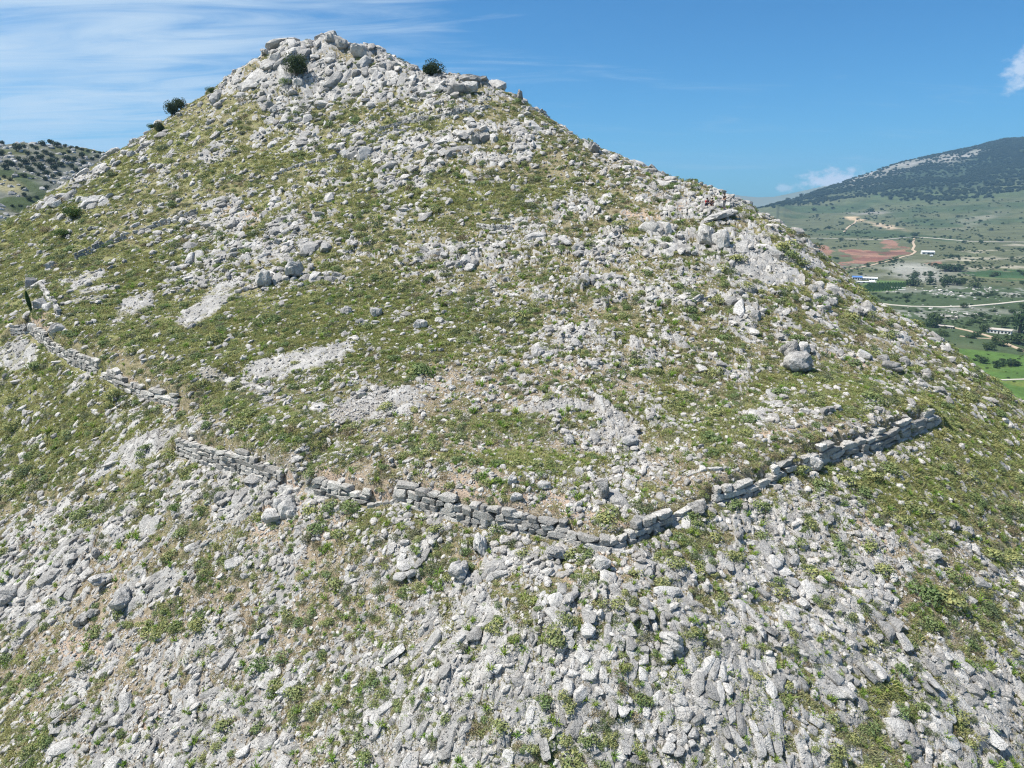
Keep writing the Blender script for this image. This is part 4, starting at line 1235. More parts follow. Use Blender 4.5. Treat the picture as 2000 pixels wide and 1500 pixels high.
def shrub_stuff():
    n = 75000
    x, y, r = polar_points(n, NEAR, 150)
    z, u, v, vis, K, gv, so, dr, lu = look(x, y)
    cl = fbm(x, y, 3.0, 3, 95)
    pr = np.clip((cl - 0.36) * 3.0, 0, 1) * np.clip(0.90 - 0.42 * K + 0.25 * lu - 0.20 * dr, 0.10, 1)
    keep = (rng.uniform(0, 1, n) < pr * 0.8) & (vis > -0.01) & wall_clear(x, y) & (gv < .5)
    x, y, r, z = (a[keep] for a in (x, y, r, z))
    m = len(x)
    s = (0.28 + 0.0058 * r) * np.exp(rng.normal(-0.15, 0.40, m))
    rot, nn = euler_on_slope(x, y, rng.uniform(0, 6.28, m), 0.4)
    scatter('undergrowth', FORB_M + FORB2_M, np.stack([x, y, z - 0.03], -1), rot, np.stack([s, s, s * rng.uniform(.7, 1.1, m)], -1), rng.integers(0, len(FORB_M) + len(FORB2_M), m), 'countless small yellow-green shrubs and herbs on the slope')


shrub_stuff()


# ------------------------------------------------------------------ trees and bushes on the hill
def tapered(path, radii, sides=7):
    V, Fc = [], []
    P = [Vector(p) for p in path]
    for k, p in enumerate(P):
        d = (P[min(k + 1, len(P) - 1)] - P[max(k - 1, 0)]).normalized()
        a = d.orthogonal().normalized(); b = d.cross(a)
        for q in range(sides):
            t = 2 * math.pi * q / sides
            V.append(p + a * (radii[k] * math.cos(t)) + b * (radii[k] * math.sin(t)))
    for k in range(len(P) - 1):
        for q in range(sides):
            i = k * sides; j = (q + 1) % sides
            Fc.append((i + q, i + j, i + sides + j, i + sides + q))
    Fc.append(tuple(range((len(P) - 1) * sides, len(P) * sides)))
    return V, Fc


def trunk_mesh(name, seed, h, r, limbs=4):
    r_ = np.random.default_rng(seed); V, Fc = [], []

    def add(path, rad):
        v, f = tapered(path, rad); i = len(V)
        V.extend(v); Fc.extend([tuple(q + i for q in ff) for ff in f])
    add([(0, 0, -0.3), (0.02, 0.01, h * 0.2), (r_.normal(0, .04) * h, r_.normal(0, .04) * h, h * 0.55)], [r * 1.3, r, r * 0.75])
    for k in range(limbs):
        a = 2 * math.pi * k / limbs + r_.uniform(-.4, .4); q = h * r_.uniform(.3, .5)
        add([(0, 0, h * r_.uniform(0.25, 0.5)), (math.cos(a) * q * .5, math.sin(a) * q * .5, h * .62), (math.cos(a) * q, math.sin(a) * q, h * r_.uniform(.75, .95))], [r * .6, r * .42, r * .15])
    return mesh_from(name, V, Fc, [m_bark])


def crown_mesh(name, seed, mat, n, rx, rz, size, z0, lumps=9):
    r_ = np.random.default_rng(seed)
    V, Fc, T = leaf_ball(r_, n, rx, rx, rz, size, dome=False, lumps=lumps)
    V = [(p[0], p[1], p[2] + z0) for p in V]
    return mesh_from(name, V, Fc, [mat])


# unit trees about 1 wide and 1 tall: shared by near and far trees
OAK_T = [trunk_mesh('trunk', 600 + k, 0.75, 0.05) for k in range(3)]
OAK_C = [crown_mesh('crown', 610 + k, M_OAK, 3000, 0.50, 0.46, 0.036, 0.44, 15) for k in range(3)]
BUSH_C = [crown_mesh('crown', 620 + k, M_BUSH, 1800, 0.52, 0.42, 0.034, 0.42) for k in range(2)]
m_ftree = leafmat('far_oak_leaf', rgb(0.035, 0.055, 0.026), rgb(0.055, 0.075, 0.035), trans=0.2)
FAR_C = [crown_mesh('crown', 630 + k, m_ftree, 420, 0.52, 0.42, 0.075, 0.50, 7) for k in range(5)]
m_vtree = leafmat('valley_tree_leaf', rgb(0.035, 0.065, 0.022), rgb(0.06, 0.09, 0.03), trans=0.2)
VAL_C = [crown_mesh('crown', 640 + k, m_vtree, 420, 0.52, 0.44, 0.075, 0.50, 7) for k in range(4)]


def tree_at(p, w, h, crowns, label, group=None, cat='tree', name='oak_tree', k=None):
    k = int(rng.integers(100)) if k is None else k
    root = link(name, None, loc=p, rot=(0, 0, rng.uniform(0, 6.28)), scl=(w, w, h), label=label, category=cat)
    if group:
        root['group'] = group
    link('crown', crowns[k % len(crowns)], root)
    link('trunk', OAK_T[k % len(OAK_T)], root)
    return root


def hill_tree(u, v, w_px, h_px, crowns, label, cat='tree', name='oak_tree'):
    X, Y, Z = hit([u], [v]); x, y, z = float(X[0]), float(Y[0]), float(Z[0])
    px = math.sqrt(x * x + y * y + z * z) / F
    return tree_at((x, y, z - 0.1), w_px * px, h_px * px, crowns, label, None, cat, name)


hill_tree(579, 147, 44, 42, OAK_C, 'round dark green evergreen bush just below the rocky summit', 'bush', 'oak_bush')
hill_tree(847, 148, 42, 32, OAK_C, 'lone dark round-crowned tree standing on the skyline ledge')
hill_tree(353, 207, 24, 24, OAK_C, 'darker upper tree of the pair on the left skyline')
hill_tree(337, 224, 24, 28, OAK_C, 'lower tree of the pair on the left skyline')
hill_tree(413, 182, 18, 13, BUSH_C, 'small green bush on the left skyline above the pair of trees', 'bush', 'oak_bush')
hill_tree(312, 258, 18, 22, OAK_C, 'small dark bush on the skyline left of the pair of trees', 'bush', 'oak_bush')
hill_tree(142, 427, 36, 26, BUSH_C, 'bright green rounded bush on the left flank below rock ribs', 'bush', 'green_bush')
hill_tree(126, 462, 34, 16, BUSH_C, 'low green bush left of the rounded bush on the flank', 'bush', 'green_bush')
hill_tree(298, 250, 16, 12, BUSH_C, 'small low green bush beside the dark bush on the left skyline', 'bush', 'green_bush')
# narrow cypress sapling by the left wall
CY = crown_mesh('crown', 660, M_BUSH, 900, 0.42, 0.62, 0.10, 0.55, 6)
X, Y, Z = hit([64], [610]); px = math.sqrt(X[0] ** 2 + Y[0] ** 2 + Z[0] ** 2) / F
cy = link('cypress_sapling', None, loc=(X[0], Y[0], Z[0] - 0.1), rot=(0.0, -0.16, 0.5), scl=(8 * px, 8 * px, 36 * px), label='narrow dark green sapling leaning at the far left wall', category='tree')
link('crown', CY, cy); link('trunk', OAK_T[0], cy)

# ------------------------------------------------------------------ the far country
m_far, t = material('valley_ground')
p = t.n('ShaderNodeNewGeometry').outputs['Position']
c = t.n('ShaderNodeAttribute', {'attribute_name': 'land'}).outputs['Color']
n1 = t.noise(p, 0.03, 6, 0.65); n2 = t.noise(p, 0.25, 5, 0.7)
hs = t.n('ShaderNodeHueSaturation', None, Color=c, Value=t.ss(t.m('ADD', t.m('MULTIPLY', n1, 0.6), t.m('MULTIPLY', n2, 0.4)), 0.3, 0.7, 0.68, 1.34))
finish(t, hs.outputs[0], 0.95, n2, 0.8, 2.0, spec=0.05)

far_P, far_z = [], []


def fc(u, v, r=None, z=None):
    a, b, c = ray(u, v); h = math.hypot(a, b)
    if r is None:
        r = z * h / c
    else:
        z = r * c / h
    far_P.append((math.atan2(a, b) * 3.0, math.log(r))); far_z.append(float(z))


for u in (1250, 1500, 1700, 1850, 2000, 2200):
    k = (u - 1250) / 950
    fc(u, 1000, z=-108); fc(u, 850, z=-106); fc(u, 740, z=-104); fc(u, 660, z=-102); fc(u, 600, z=-99); fc(u, 550, z=-95 + 1 * k); fc(u, 500, z=-86 + 4 * k); fc(u, 468, z=-76 + 4 * k)
for (u, v, r) in ((1500, 430, 2300), (1600, 430, 2300), (1700, 430, 2250), (1850, 430, 2200), (2000, 425, 2150), (2200, 420, 2100), (1600, 400, 2900), (1700, 390, 2800), (1850, 380, 2750), (2000, 375, 2700),
                  (1700, 360, 3400), (1850, 340, 3500), (2000, 325, 3500), (2200, 310, 3500)):
    fc(u, v, r=r)
RIDGE = [(1430, 418, 2700), (1500, 403, 3000), (1560, 386, 3400), (1620, 365, 3700), (1700, 337, 4000), (1760, 317, 4150), (1840, 300, 4300), (1900, 287, 4500), (1960, 272, 4650), (2000, 270, 4700), (2100, 250, 4800), (2250, 225, 4900)]
for (u, v, r) in RIDGE:
    fc(u, v, r=r)
    a, b, c = ray(u, v); h = math.hypot(a, b)
    for f_, dd in ((1.12, 0.018), (1.5, 0.06)):
        far_P.append((math.atan2(a, b) * 3.0, math.log(r * f_))); far_z.append(max(r * f_ * (c / h - dd), -110))
for u in (900, 1250):
    for r in (350, 700, 1400, 2800, 5600):
        a, b, c = ray(u, 500)
        far_P.append((math.atan2(a, b) * 3.0, math.log(r))); far_z.append(-106 + 0.006 * r)
far_tps = TPS(np.array(far_P), np.array(far_z), lam=0.02)
FT0, FT1, FR0, FR1, FN = math.radians(-4), math.radians(50), 260.0, 7400.0, 520
fth = np.linspace(FT0, FT1, FN); flr = np.linspace(math.log(FR0), math.log(FR1), FN)
FRR, FTT = np.meshgrid(np.exp(flr), fth)
FX, FY = FRR * np.sin(FTT), FRR * np.cos(FTT)
FZ = far_tps(FTT * 3.0, np.log(FRR))
FZ = np.maximum(FZ, -112)
hilly = sstep(FRR, 1700, 3000)
FZ = FZ + (fbm(FX, FY, 420, 4, 301) - 0.5) * 60 * hilly * 0.5 + (fbm(FX, FY, 70, 3, 305) - 0.5) * (2.0 + 9 * hilly)
want = np.interp(fth, [math.atan2(*ray(u, v)[:2]) for u, v, r in RIDGE], [ray(u, v)[2] / math.hypot(*ray(u, v)[:2]) for u, v, r in RIDGE])
for it in range(2):
    el = FZ / FRR; im = np.argmax(el, 1); rm = FRR[np.arange(FN), im]
    de = np.clip(want - el.max(1), -0.03, 0.03); de *= sstep(fth, math.atan2(*ray(1380, 400)[:2]), math.atan2(*ray(1480, 400)[:2]))
    FZ = FZ + (de * 1.0)[:, None] * FRR * sstep(FRR, (rm * .6)[:, None], (rm * .98)[:, None])
FU, FV = project(FX, FY, FZ)


def f_lookup(x, y, G):
    r = np.hypot(x, y); tt = np.arctan2(x, y)
    fi = np.clip((tt - FT0) / (FT1 - FT0) * (FN - 1), 0, FN - 1.001); fj = np.clip((np.log(r) - flr[0]) / (flr[-1] - flr[0]) * (FN - 1), 0, FN - 1.001)
    i = np.asarray(fi).astype(int); j = np.asarray(fj).astype(int); a = fi - i; b = fj - j
    return (G[i, j] * (1 - a) + G[i + 1, j] * a) * (1 - b) + (G[i, j + 1] * (1 - a) + G[i + 1, j + 1] * a) * b


def far_hit(u, v):
    a, b, c = ray(u, v); h = math.hypot(a, b); a, b, c = a / h, b / h, c / h
    rs = np.exp(np.linspace(math.log(290), math.log(7000), 2500))
    gap = f_lookup(a * rs, b * rs, FZ) - c * rs
    q = int(np.argmax(gap >= 0))
    if gap[q] < 0:
        q = int(np.argmax(gap / rs))
    return a * rs[q], b * rs[q], float(f_lookup(np.array(a * rs[q]), np.array(b * rs[q]), FZ))


def inpoly(u, v, poly):
    ins = np.zeros(np.shape(u), bool); n = len(poly)
    for k in range(n):
        x0, y0 = poly[k]; x1, y1 = poly[(k + 1) % n]
        if y0 == y1:
            continue
        cnd = ((y0 > v) != (y1 > v)) & (u < (x1 - x0) * (v - y0) / (y1 - y0) + x0)
        ins ^= cnd
    return ins


wu = FU + 26 * (fbm(FTT * 900, np.log(FRR) * 700, 14, 4, 311) - 0.5); wv = FV + 9 * (fbm(FTT * 900, np.log(FRR) * 700, 14, 4, 313) - 0.5)
base = np.array([0.075, 0.100, 0.048]); LC = np.broadcast_to(base, FX.shape + (3,)).copy()


def paint(mask, col, amt=1.0):
    global LC
    a = (np.clip(mask, 0, 1) * amt)[..., None]
    LC = LC * (1 - a) + np.array(col) * a


nA = fbm(FX, FY, 260, 4, 321); nB = fbm(FX, FY, 60, 4, 323); nC = fbm(FX, FY, 900, 3, 327)
paint(sstep(nC, 0.42, 0.62), (0.105, 0.112, 0.062), 0.8)
paint(sstep(nA, 0.5, 0.64), (0.050, 0.078, 0.036), 0.8)
paint(sstep(nB, 0.56, 0.70) * sstep(FRR, 1500, 900), (0.26, 0.255, 0.23), 0.45)
# the wooded upper mountain and its bare pale faces
line = np.interp(FU, [1500, 1600, 1700, 1800, 1900, 2000, 2200], [398, 384, 372, 372, 366, 345, 330])
paint(sstep(line - wv * 1.0, -10, 8) * (FRR > 2200), (0.040, 0.058, 0.034), 0.9)
for b in ((1760, 325, 60, 9, -16), (1850, 310, 36, 9, -10), (1900, 300, 26, 7, -16), (1680, 345, 40, 8, -18), (1690, 350, 30, 10, -10)):
    paint(blob(wu, wv, *b, soft=0.8) * (FRR > 2200) * np.clip(0.3 + 1.2 * fbm(FX, FY, 60, 3, 371), 0, 1), (0.29, 0.275, 0.25), 0.8)
for b in ((1900, 432, 60, 12, -14), (1925, 425, 20, 5, 0)):
    paint(blob(wu, wv, *b, soft=0.8) * sstep(nB, 0.38, 0.62), (0.21, 0.20, 0.155), 0.55)
paint(blob(wu, wv, 1700, 416, 40, 6, 0, 0.7) * sstep(nB, 0.40, 0.60), (0.25, 0.235, 0.21), 0.8)
paint(blob(wu, wv, 1672, 429, 14, 4, 10, 0.6), (0.50, 0.38, 0.25), 0.9)
paint(blob(wu, wv, 1730, 442, 34, 3, 10, 0.6), (0.46, 0.36, 0.26), 0.8)
# the red quarry
for poly in ([(1640, 490), (1700, 488), (1720, 500), (1765, 482), (1775, 495), (1740, 505), (1700, 512), (1660, 520), (1635, 518), (1680, 505)], [(1720, 478), (1740, 470), (1758, 475), (1760, 482), (1735, 486)], [(1585, 478), (1618, 478), (1630, 492), (1605, 500), (1590, 492)], [(1812, 515), (1838, 508), (1845, 514), (1822, 520)]):
    paint(inpoly(wu + 30 * (nB - 0.5), wv + 10 * (nB - 0.5), poly) * (0.55 + 0.6 * sstep(nB, 0.35, 0.55)), (0.27, 0.145, 0.105), 0.85)
paint(((inpoly(wu, wv, [(1640, 490), (1720, 488), (1770, 482), (1775, 497), (1700, 514), (1640, 520)])) & (fbm(FX, FY, 40, 3, 341) > 0.56)).astype(float), (0.16, 0.075, 0.06), 0.8)
# pale dome of rock, banks, fields, green meadow
paint(blob(wu, wv, 1790, 530, 55, 16, 8, 0.4), (0.31, 0.305, 0.275), 0.8)
for b in ((1900, 506, 90, 2.6, -2), (1960, 522, 80, 2.4, 0), (1880, 519, 20, 2, 10), (1920, 490, 40, 1.6, -2), (1990, 480, 30, 1.6, 0)):
    paint(blob(FU, wv, *b, soft=0.6), (0.34, 0.31, 0.24), 0.8)
paint(inpoly(wu, wv, [(1870, 534), (1900, 530), (2060, 527), (2060, 554), (1960, 549)]).astype(float), (0.042, 0.085, 0.032), 0.95)
paint(inpoly(FU, FV, [(1872, 538), (2060, 548), (2060, 551), (1872, 541)]).astype(float), (0.13, 0.14, 0.07), 0.8)
paint(inpoly(wu, wv, [(1660, 560), (1720, 548), (1775, 552), (1765, 566), (1720, 572), (1670, 570)]).astype(float), (0.085, 0.14, 0.045), 0.9)
paint(sstep(blob(wu, wv, 1900, 570, 140, 12, 0, 0.5) * fbm(FX, FY, 9, 3, 351), 0.46, 0.62), (0.30, 0.295, 0.28), 0.6)
paint(sstep(blob(wu, wv, 1830, 612, 120, 14, 0, 0.5) * fbm(FX, FY, 7, 3, 353), 0.46, 0.62), (0.30, 0.295, 0.28), 0.6)
paint(sstep(FV, 650, 690) * (FRR < 600), (0.085, 0.155, 0.035), 0.85)
paint(sstep(FV, 690, 770) * sstep(fbm(FX, FY, 24, 3, 357), 0.45, 0.6) * (FRR < 600), (0.16, 0.18, 0.05), 0.8)
me = mesh_from('valley', np.stack([FX, FY, FZ], -1).reshape(-1, 3), grid_faces(FN, FN)[:, ::-1], [m_far], True)
set_col(me, 'land', LC.reshape(-1, 3))
link('valley_terrain', me, kind='structure')

# a plain under everything, out to the horizon
m_plain, t = material('plain_ground')
p = t.n('ShaderNodeNewGeometry').outputs['Position']
finish(t, t.mix(t.noise(p, 0.004, 5), rgb(0.13, 0.15, 0.08), rgb(0.20, 0.19, 0.12)), 0.95, spec=0.05)
ang = np.linspace(0, 2 * math.pi, 97)[:-1]
V = [(0, 0, -118)] + [(9000 * math.cos(a), 9000 * math.sin(a), -118) for a in ang]
link('ground', mesh_from('plain', V, [(0, 1 + k, 1 + (k + 1) % 96) for k in range(96)], [m_plain]), kind='structure')
# low blue range closing the view beyond the mountain's end
V, Fc = [], []
for k in range(81):
    a = math.radians(-40 + k * 90 / 80)
    hgt = 30 + 120 * vnoise(k * 0.21, 0.0, 77) + 30 * vnoise(k * 0.8, 3.0, 78)
    for r, z in ((7800, -119), (8300, hgt), (8800, -119)):
        V.append((r * math.sin(a), r * math.cos(a), z))
for k in range(80):
    for q in range(2):
        i = k * 3 + q; Fc.append((i, i + 1, i + 4, i + 3))
link('distant_hills', mesh_from('range', V, Fc, [m_plain], True), kind='structure')


# roads: strips laid on the ground
m_road, t = material('gravel_road')
p = t.n('ShaderNodeNewGeometry').outputs['Position']
finish(t, t.mix(t.noise(p, 0.4, 4), rgb(0.38, 0.35, 0.29), rgb(0.48, 0.45, 0.39)), 0.95, t.noise(p, 3, 3), 0.4, 0.1, spec=0.1)
m_track, t = material('earth_track')
p = t.n('ShaderNodeNewGeometry').outputs['Position']
finish(t, t.mix(t.noise(p, 0.4, 4), rgb(0.36, 0.28, 0.20), rgb(0.46, 0.37, 0.27)), 0.95, t.noise(p, 3, 3), 0.4, 0.1, spec=0.1)


def road(name, uv, width, mat, up=0.5):
    P = [Vector(far_hit(u, v)) for u, v in uv]
    D2 = []
    for a, b in zip(P[:-1], P[1:]):
        n = max(2, int((b - a).length / 12))
        D2 += [a.lerp(b, k / n) for k in range(n)]
    D2.append(P[-1])
    V, Fc = [], []
    for k, p in enumerate(D2):
        d = (D2[min(k + 2, len(D2) - 1)] - D2[max(k - 2, 0)]); d.z = 0; d.normalize()
        s = Vector((d.y, -d.x, 0)) * width / 2
        for q in (p - s, p + s):
            zc = float(f_lookup(np.array(q.x), np.array(q.y), FZ))
            V.append((q.x, q.y, zc + up))
        for q in (p - s * 1.15, p + s * 1.15):
            zc = float(f_lookup(np.array(q.x), np.array(q.y), FZ))
            V.append((q.x, q.y, zc - 2.0))
    for k in range(len(D2) - 1):
        i = 4 * k
        Fc += [(i, i + 1, i + 5, i + 4), (i + 2, i, i + 4, i + 6), (i + 1, i + 3, i + 7, i + 5)]
    me = mesh_from(name, V, Fc, [mat])
    if len(me.polygons) and me.polygons[0].normal.z < 0:
        me.flip_normals()
    return link(name, me, kind='structure')


road('upper_road', [(1540, 464), (1620, 466), (1700, 468), (1725, 469), (1760, 465), (1785, 463), (1840, 467), (1900, 472), (1960, 473), (2060, 473)], 5, m_road, 0.8)
road('valley_road', [(1700, 590), (1740, 596), (1780, 599), (1840, 600), (1900, 598), (1950, 594), (2060, 584)], 4.6, m_road, 0.5)
road('farm_road', [(1832, 634), (1860, 640), (1890, 646), (1925, 655), (1945, 662), (1970, 674), (2010, 690), (2060, 712)], 3.6, m_track, 0.4)
road('field_path', [(1875, 657), (1910, 661), (1940, 663)], 2.0, m_track, 0.4)
road('meadow_path', [(1955, 743), (2060, 741)], 2.2, m_road, 0.4)
road('quarry_track', [(1786, 465), (1783, 474), (1786, 481), (1782, 488), (1788, 492), (1780, 498), (1745, 508), (1700, 519), (1650, 527)], 4, m_track, 0.6)
road('hill_track', [(1648, 454), (1655, 445), (1668, 437), (1674, 428), (1690, 430)], 4.5, m_track, 0.8)

# ---- buildings in the valley
m_white, t = material('white_render')
p = t.n('ShaderNodeNewGeometry').outputs['Position']
finish(t, t.mix(t.noise(p, 0.5, 4), rgb(0.62, 0.60, 0.57), rgb(0.78, 0.77, 0.74)), 0.85)
m_metal, t = material('pale_sheet_roof')
p = t.n('ShaderNodeNewGeometry').outputs['Position']
finish(t, t.mix(t.noise(p, 0.3, 4), rgb(0.62, 0.65, 0.68), rgb(0.75, 0.77, 0.79)), 0.5, spec=0.4)
m_blue, t = material('blue_sheet_roof')
p = t.n('ShaderNodeNewGeometry').outputs['Position']
finish(t, t.mix(t.noise(p, 0.3, 4), rgb(0.07, 0.16, 0.42), rgb(0.10, 0.22, 0.50)), 0.5, spec=0.4)
m_conc, t = material('weathered_concrete')
p = t.n('ShaderNodeNewGeometry').outputs['Position']
finish(t, t.mix(t.noise(p, 0.6, 4), rgb(0.38, 0.34, 0.29), rgb(0.52, 0.48, 0.43)), 0.9)
m_dark, t = material('dark_opening')
finish(t, rgb(0.03, 0.03, 0.035), 0.6)


def box_mesh(name, x0, x1, y0, y1, z0, z1, mat):
    V = [(x0, y0, z0), (x1, y0, z0), (x1, y1, z0), (x0, y1, z0), (x0, y0, z1), (x1, y0, z1), (x1, y1, z1), (x0, y1, z1)]
    return mesh_from(name, V, [(0, 3, 2, 1), (4, 5, 6, 7), (0, 1, 5, 4), (1, 2, 6, 5), (2, 3, 7, 6), (3, 0, 4, 7)], [mat])


def building(name, u, v, w, d, h, roof, label, yaw=0.0, flat=False, wins=5, wall=None, roof_over=0.4, door=True, group=None):
    x, y, z = far_hit(u, v)
    k_ = math.sqrt(x * x + y * y + z * z) / F
    w, d, h = w * k_, d * k_, h * k_
    root = link(name, None, loc=(x, y, z - 0.4), rot=(0, 0, -math.atan2(x, y) + yaw), label=label, category='building')
    if group:
        root['group'] = group
    link('wall', box_mesh('wall', -w / 2, w / 2, 0, d, 0, h, wall or m_white), root)
    o = roof_over
    if flat:
        link('roof', box_mesh('roof', -w / 2 - o, w / 2 + o, -o, d + o, h + 0.003, h + 0.35, roof), root)
    else:
        rr = h + d * 0.22
        V = [(-w / 2 - o, -o, h - .05), (w / 2 + o, -o, h - .05), (w / 2 + o, d / 2, rr), (-w / 2 - o, d / 2, rr), (-w / 2 - o, d + o, h - .05), (w / 2 + o, d + o, h - .05)]
        V += [(a, b, c + 0.25) for a, b, c in V]
        Fc = [(6, 7, 8, 9), (9, 8, 11, 10), (0, 3, 2, 1), (3, 4, 5, 2), (0, 1, 7, 6), (4, 10, 11, 5), (0, 6, 9, 3), (3, 9, 10, 4), (1, 2, 8, 7), (2, 5, 11, 8)]
        link('roof', mesh_from('roof', V, Fc, [roof]), root)
        link('gable', mesh_from('gable', [(-w / 2, 0.01, h), (-w / 2, d - .01, h), (-w / 2, d / 2, rr - 0.02), (w / 2, 0.01, h), (w / 2, d - .01, h), (w / 2, d / 2, rr - 0.02)], [(0, 2, 1), (3, 4, 5), (0, 1, 4, 3), (0, 3, 5, 2), (1, 2, 5, 4)], [wall or m_white]), root)
    if wins:
        ww = w / wins
        wm = box_mesh('window', -ww * .28, ww * .28, -0.06, 0.1, h * .36, h * .80, m_dark)
        dm = box_mesh('door', -ww * .22, ww * .22, -0.06, 0.1, 0.4, h * .78, m_dark)
        for k in range(wins):
            isd = door and k == wins // 2
            q = link('door' if isd else 'window', dm if isd else wm, root)
            q.location = (-w / 2 + ww * (k + .5), 0, 0)
    return root


building('barn', 1813, 497, 19, 9, 4, m_metal, 'white metal-roofed barn alone on the far green slope', 0.25, wins=3)
building('shed', 1819, 501, 4, 3, 2, m_metal, 'tiny white shed just below the lone far barn', 0.1, wins=1, door=False)
building('warehouse', 1674, 547, 15, 9, 5, m_blue, 'blue-roofed farm warehouse at the foot of the vineyard', 0.1, wins=4)
building('warehouse', 1697, 547, 26, 8, 3.5, m_metal, 'long pale-roofed farm building right of the blue warehouse', 0.1, wins=6)
building('farm_store', 1687, 553, 38, 8, 2.6, m_white, 'flat white farm store in front of the blue warehouse', 0.05, flat=True, wins=5)
building('farm_store', 1703, 552, 8, 5, 3, m_metal, 'small white store at the right end of the farm yard', 0.05, wins=2)
building('house', 1950, 652, 33, 18, 6.5, m_conc, 'long white house with flat roof beside the farm road', -0.1, flat=True, wins=7)
building('house', 1846, 641, 22, 10, 3.6, m_conc, 'low grey house with dark openings at the road\'s upper end', -0.1, flat=True, wins=6, wall=m_conc)
building('ruin', 1858, 622, 18, 8, 3, m_conc, 'roofless-looking pale ruin above the farm road', 0.15, flat=True, wins=4, wall=m_conc, roof_over=0.0)
building('greenhouse', 1752, 563, 26, 3, 1.3, m_white, 'thin white strip of low roof below the vineyard', 0.12, flat=True, wins=0, roof_over=0.1)
building('greenhouse', 1759, 567, 14, 3, 1.2, m_white, 'shorter white strip of low roof under the thin one', 0.12, flat=True, wins=0, roof_over=0.1)

# vineyard rows
V, Fc = [], []
m_vine = leafmat('vine_leaf', rgb(0.06, 0.12, 0.025), rgb(0.09, 0.15, 0.04), trans=0.15)
for k in range(15):
    x0, y0, z0 = far_hit(1668 + k * 6.0, 571 - k * 0.3); x1, y1, z1 = far_hit(1704 + k * 5.2, 553)
    n = 26
    for j in range(n):
        f = (j + rng.uniform(-.3, .3)) / n
        x = x0 + (x1 - x0) * f; y = y0 + (y1 - y0) * f
        z = float(f_lookup(np.array(x), np.array(y), FZ)); i = len(V)
        L = math.hypot(x1 - x0, y1 - y0) / n * 0.6; hx, hy = (x1 - x0) / n * .55, (y1 - y0) / n * .55
        w = 0.9 * rng.uniform(.7, 1.2); h = 1.9 * rng.uniform(.7, 1.2)
        sx_, sy_ = -hy / math.hypot(hx, hy) * w, hx / math.hypot(hx, hy) * w
        V += [(x - hx - sx_, y - hy - sy_, z), (x - hx + sx_, y - hy + sy_, z), (x + hx + sx_, y + hy + sy_, z), (x + hx - sx_, y + hy - sy_, z), (x - hx * .7, y - hy * .7, z + h), (x + hx * .7, y + hy * .7, z + h * .95)]
        Fc += [(i, i + 3, i + 5, i + 4), (i + 1, i + 4, i + 5, i + 2), (i, i + 4, i + 1), (i + 3, i + 2, i + 5)]
link('vineyard', mesh_from('vineyard', V, Fc, [m_vine]), kind='stuff', label='rows of green vines below the pale rocky dome')


# ---- valley trees: those one can tell apart
def vtree(u, v, w_px, h_px, label, group, crowns=None):
    x, y, z = far_hit(u, v)
    px = math.sqrt(x * x + y * y + z * z) / F
    tree_at((x, y, z - 0.3), w_px * px, h_px * px, crowns or VAL_C, label, group, name='valley_tree')


for (u, v, w, h, lab) in ((1992, 650, 44, 42, 'big dark tree at the right edge behind the white house'), (1957, 640, 16, 18, 'dark tree behind the white house'), (1920, 648, 18, 16, 'dark green tree left of the white house'), (1830, 634, 30, 22, 'dark tree at the upper end of the farm road'),
                           (1822, 640, 22, 16, 'dark low tree hard by the hill at the farm road'), (1943, 672, 16, 18, 'tree on the near side of the farm road'), (1990, 672, 40, 20, 'dark spreading tree at the right edge below the road'), (1780, 558, 26, 16, 'dark round tree at the right end of the vineyard'),
                           (1815, 556, 18, 14, 'dark round tree right of the vineyard, nearest the rock dome'), (1850, 556, 24, 16, 'left dark tree of the clump before the dark field'), (1868, 557, 22, 14, 'right dark tree of the clump before the dark field'), (1905, 562, 20, 10, 'low tree under the dark green field'),
                           (1847, 530, 34, 14, 'broad dark tree at the right end of the rock dome'), (1868, 530, 30, 12, 'broad low tree by the left end of the dark field'), (1785, 464, 12, 10, 'small dark tree at the road fork'), (1777, 475, 10, 8, 'small bush beside the quarry track'), (1750, 507, 12, 6, 'small bush under the red quarry')):
    vtree(u, v, w, h, lab, 'trees in the valley')
for k in range(46):                                  # hedge lines and scrub
    u = rng.uniform(1780, 2010); v = rng.choice([rng.uniform(650, 720), rng.uniform(600, 640), rng.uniform(530, 560)])
    w = rng.uniform(8, 20) * (1.3 if v > 640 else 0.8)
    zone = 'on the meadow below the farm road' if v > 640 else ('on scrubland between the roads' if v > 590 else 'beside the dark green field')
    sz = 'larger' if w > 16 else 'small'
    zone += ', near the hill' if u < 1860 else (', midway' if u < 1935 else ', near the right edge')
    vtree(u, v, w, w * rng.uniform(.4, .7), f'{sz} green scrub tree {zone}', 'scrub trees ' + zone)
MT = [(1540, 380), (1610, 378), (1615, 382), (1622, 377), (1635, 375), (1605, 386), (1612, 392), (1597, 397), (1655, 370), (1690, 367), (1698, 376), (1707, 380), (1730, 382), (1738, 390), (1742, 385), (1760, 393), (1785, 366), (1790, 372), (1822, 367), (1835, 372), (1857, 370), (1866, 366), (1846, 385), (1850, 391), (1870, 382), (1880, 379), (1897, 362), (1925, 361), (1940, 363), (1948, 358), (1965, 352), (1980, 355), (1990, 362), (1626, 409), (1588, 412), (1565, 383), (1680, 382), (1770, 392), (1815, 385)]
for (u, v) in MT:
    s = 'lower' if v > 380 else 'upper'
    side = 'left' if u < 1700 else ('middle' if u < 1860 else 'right')
    vtree(u, v, rng.uniform(7, 10), rng.uniform(6, 8), f'single dark tree on the {s} {side} mountainside', f'trees on the {s} {side} mountainside', FAR_C)


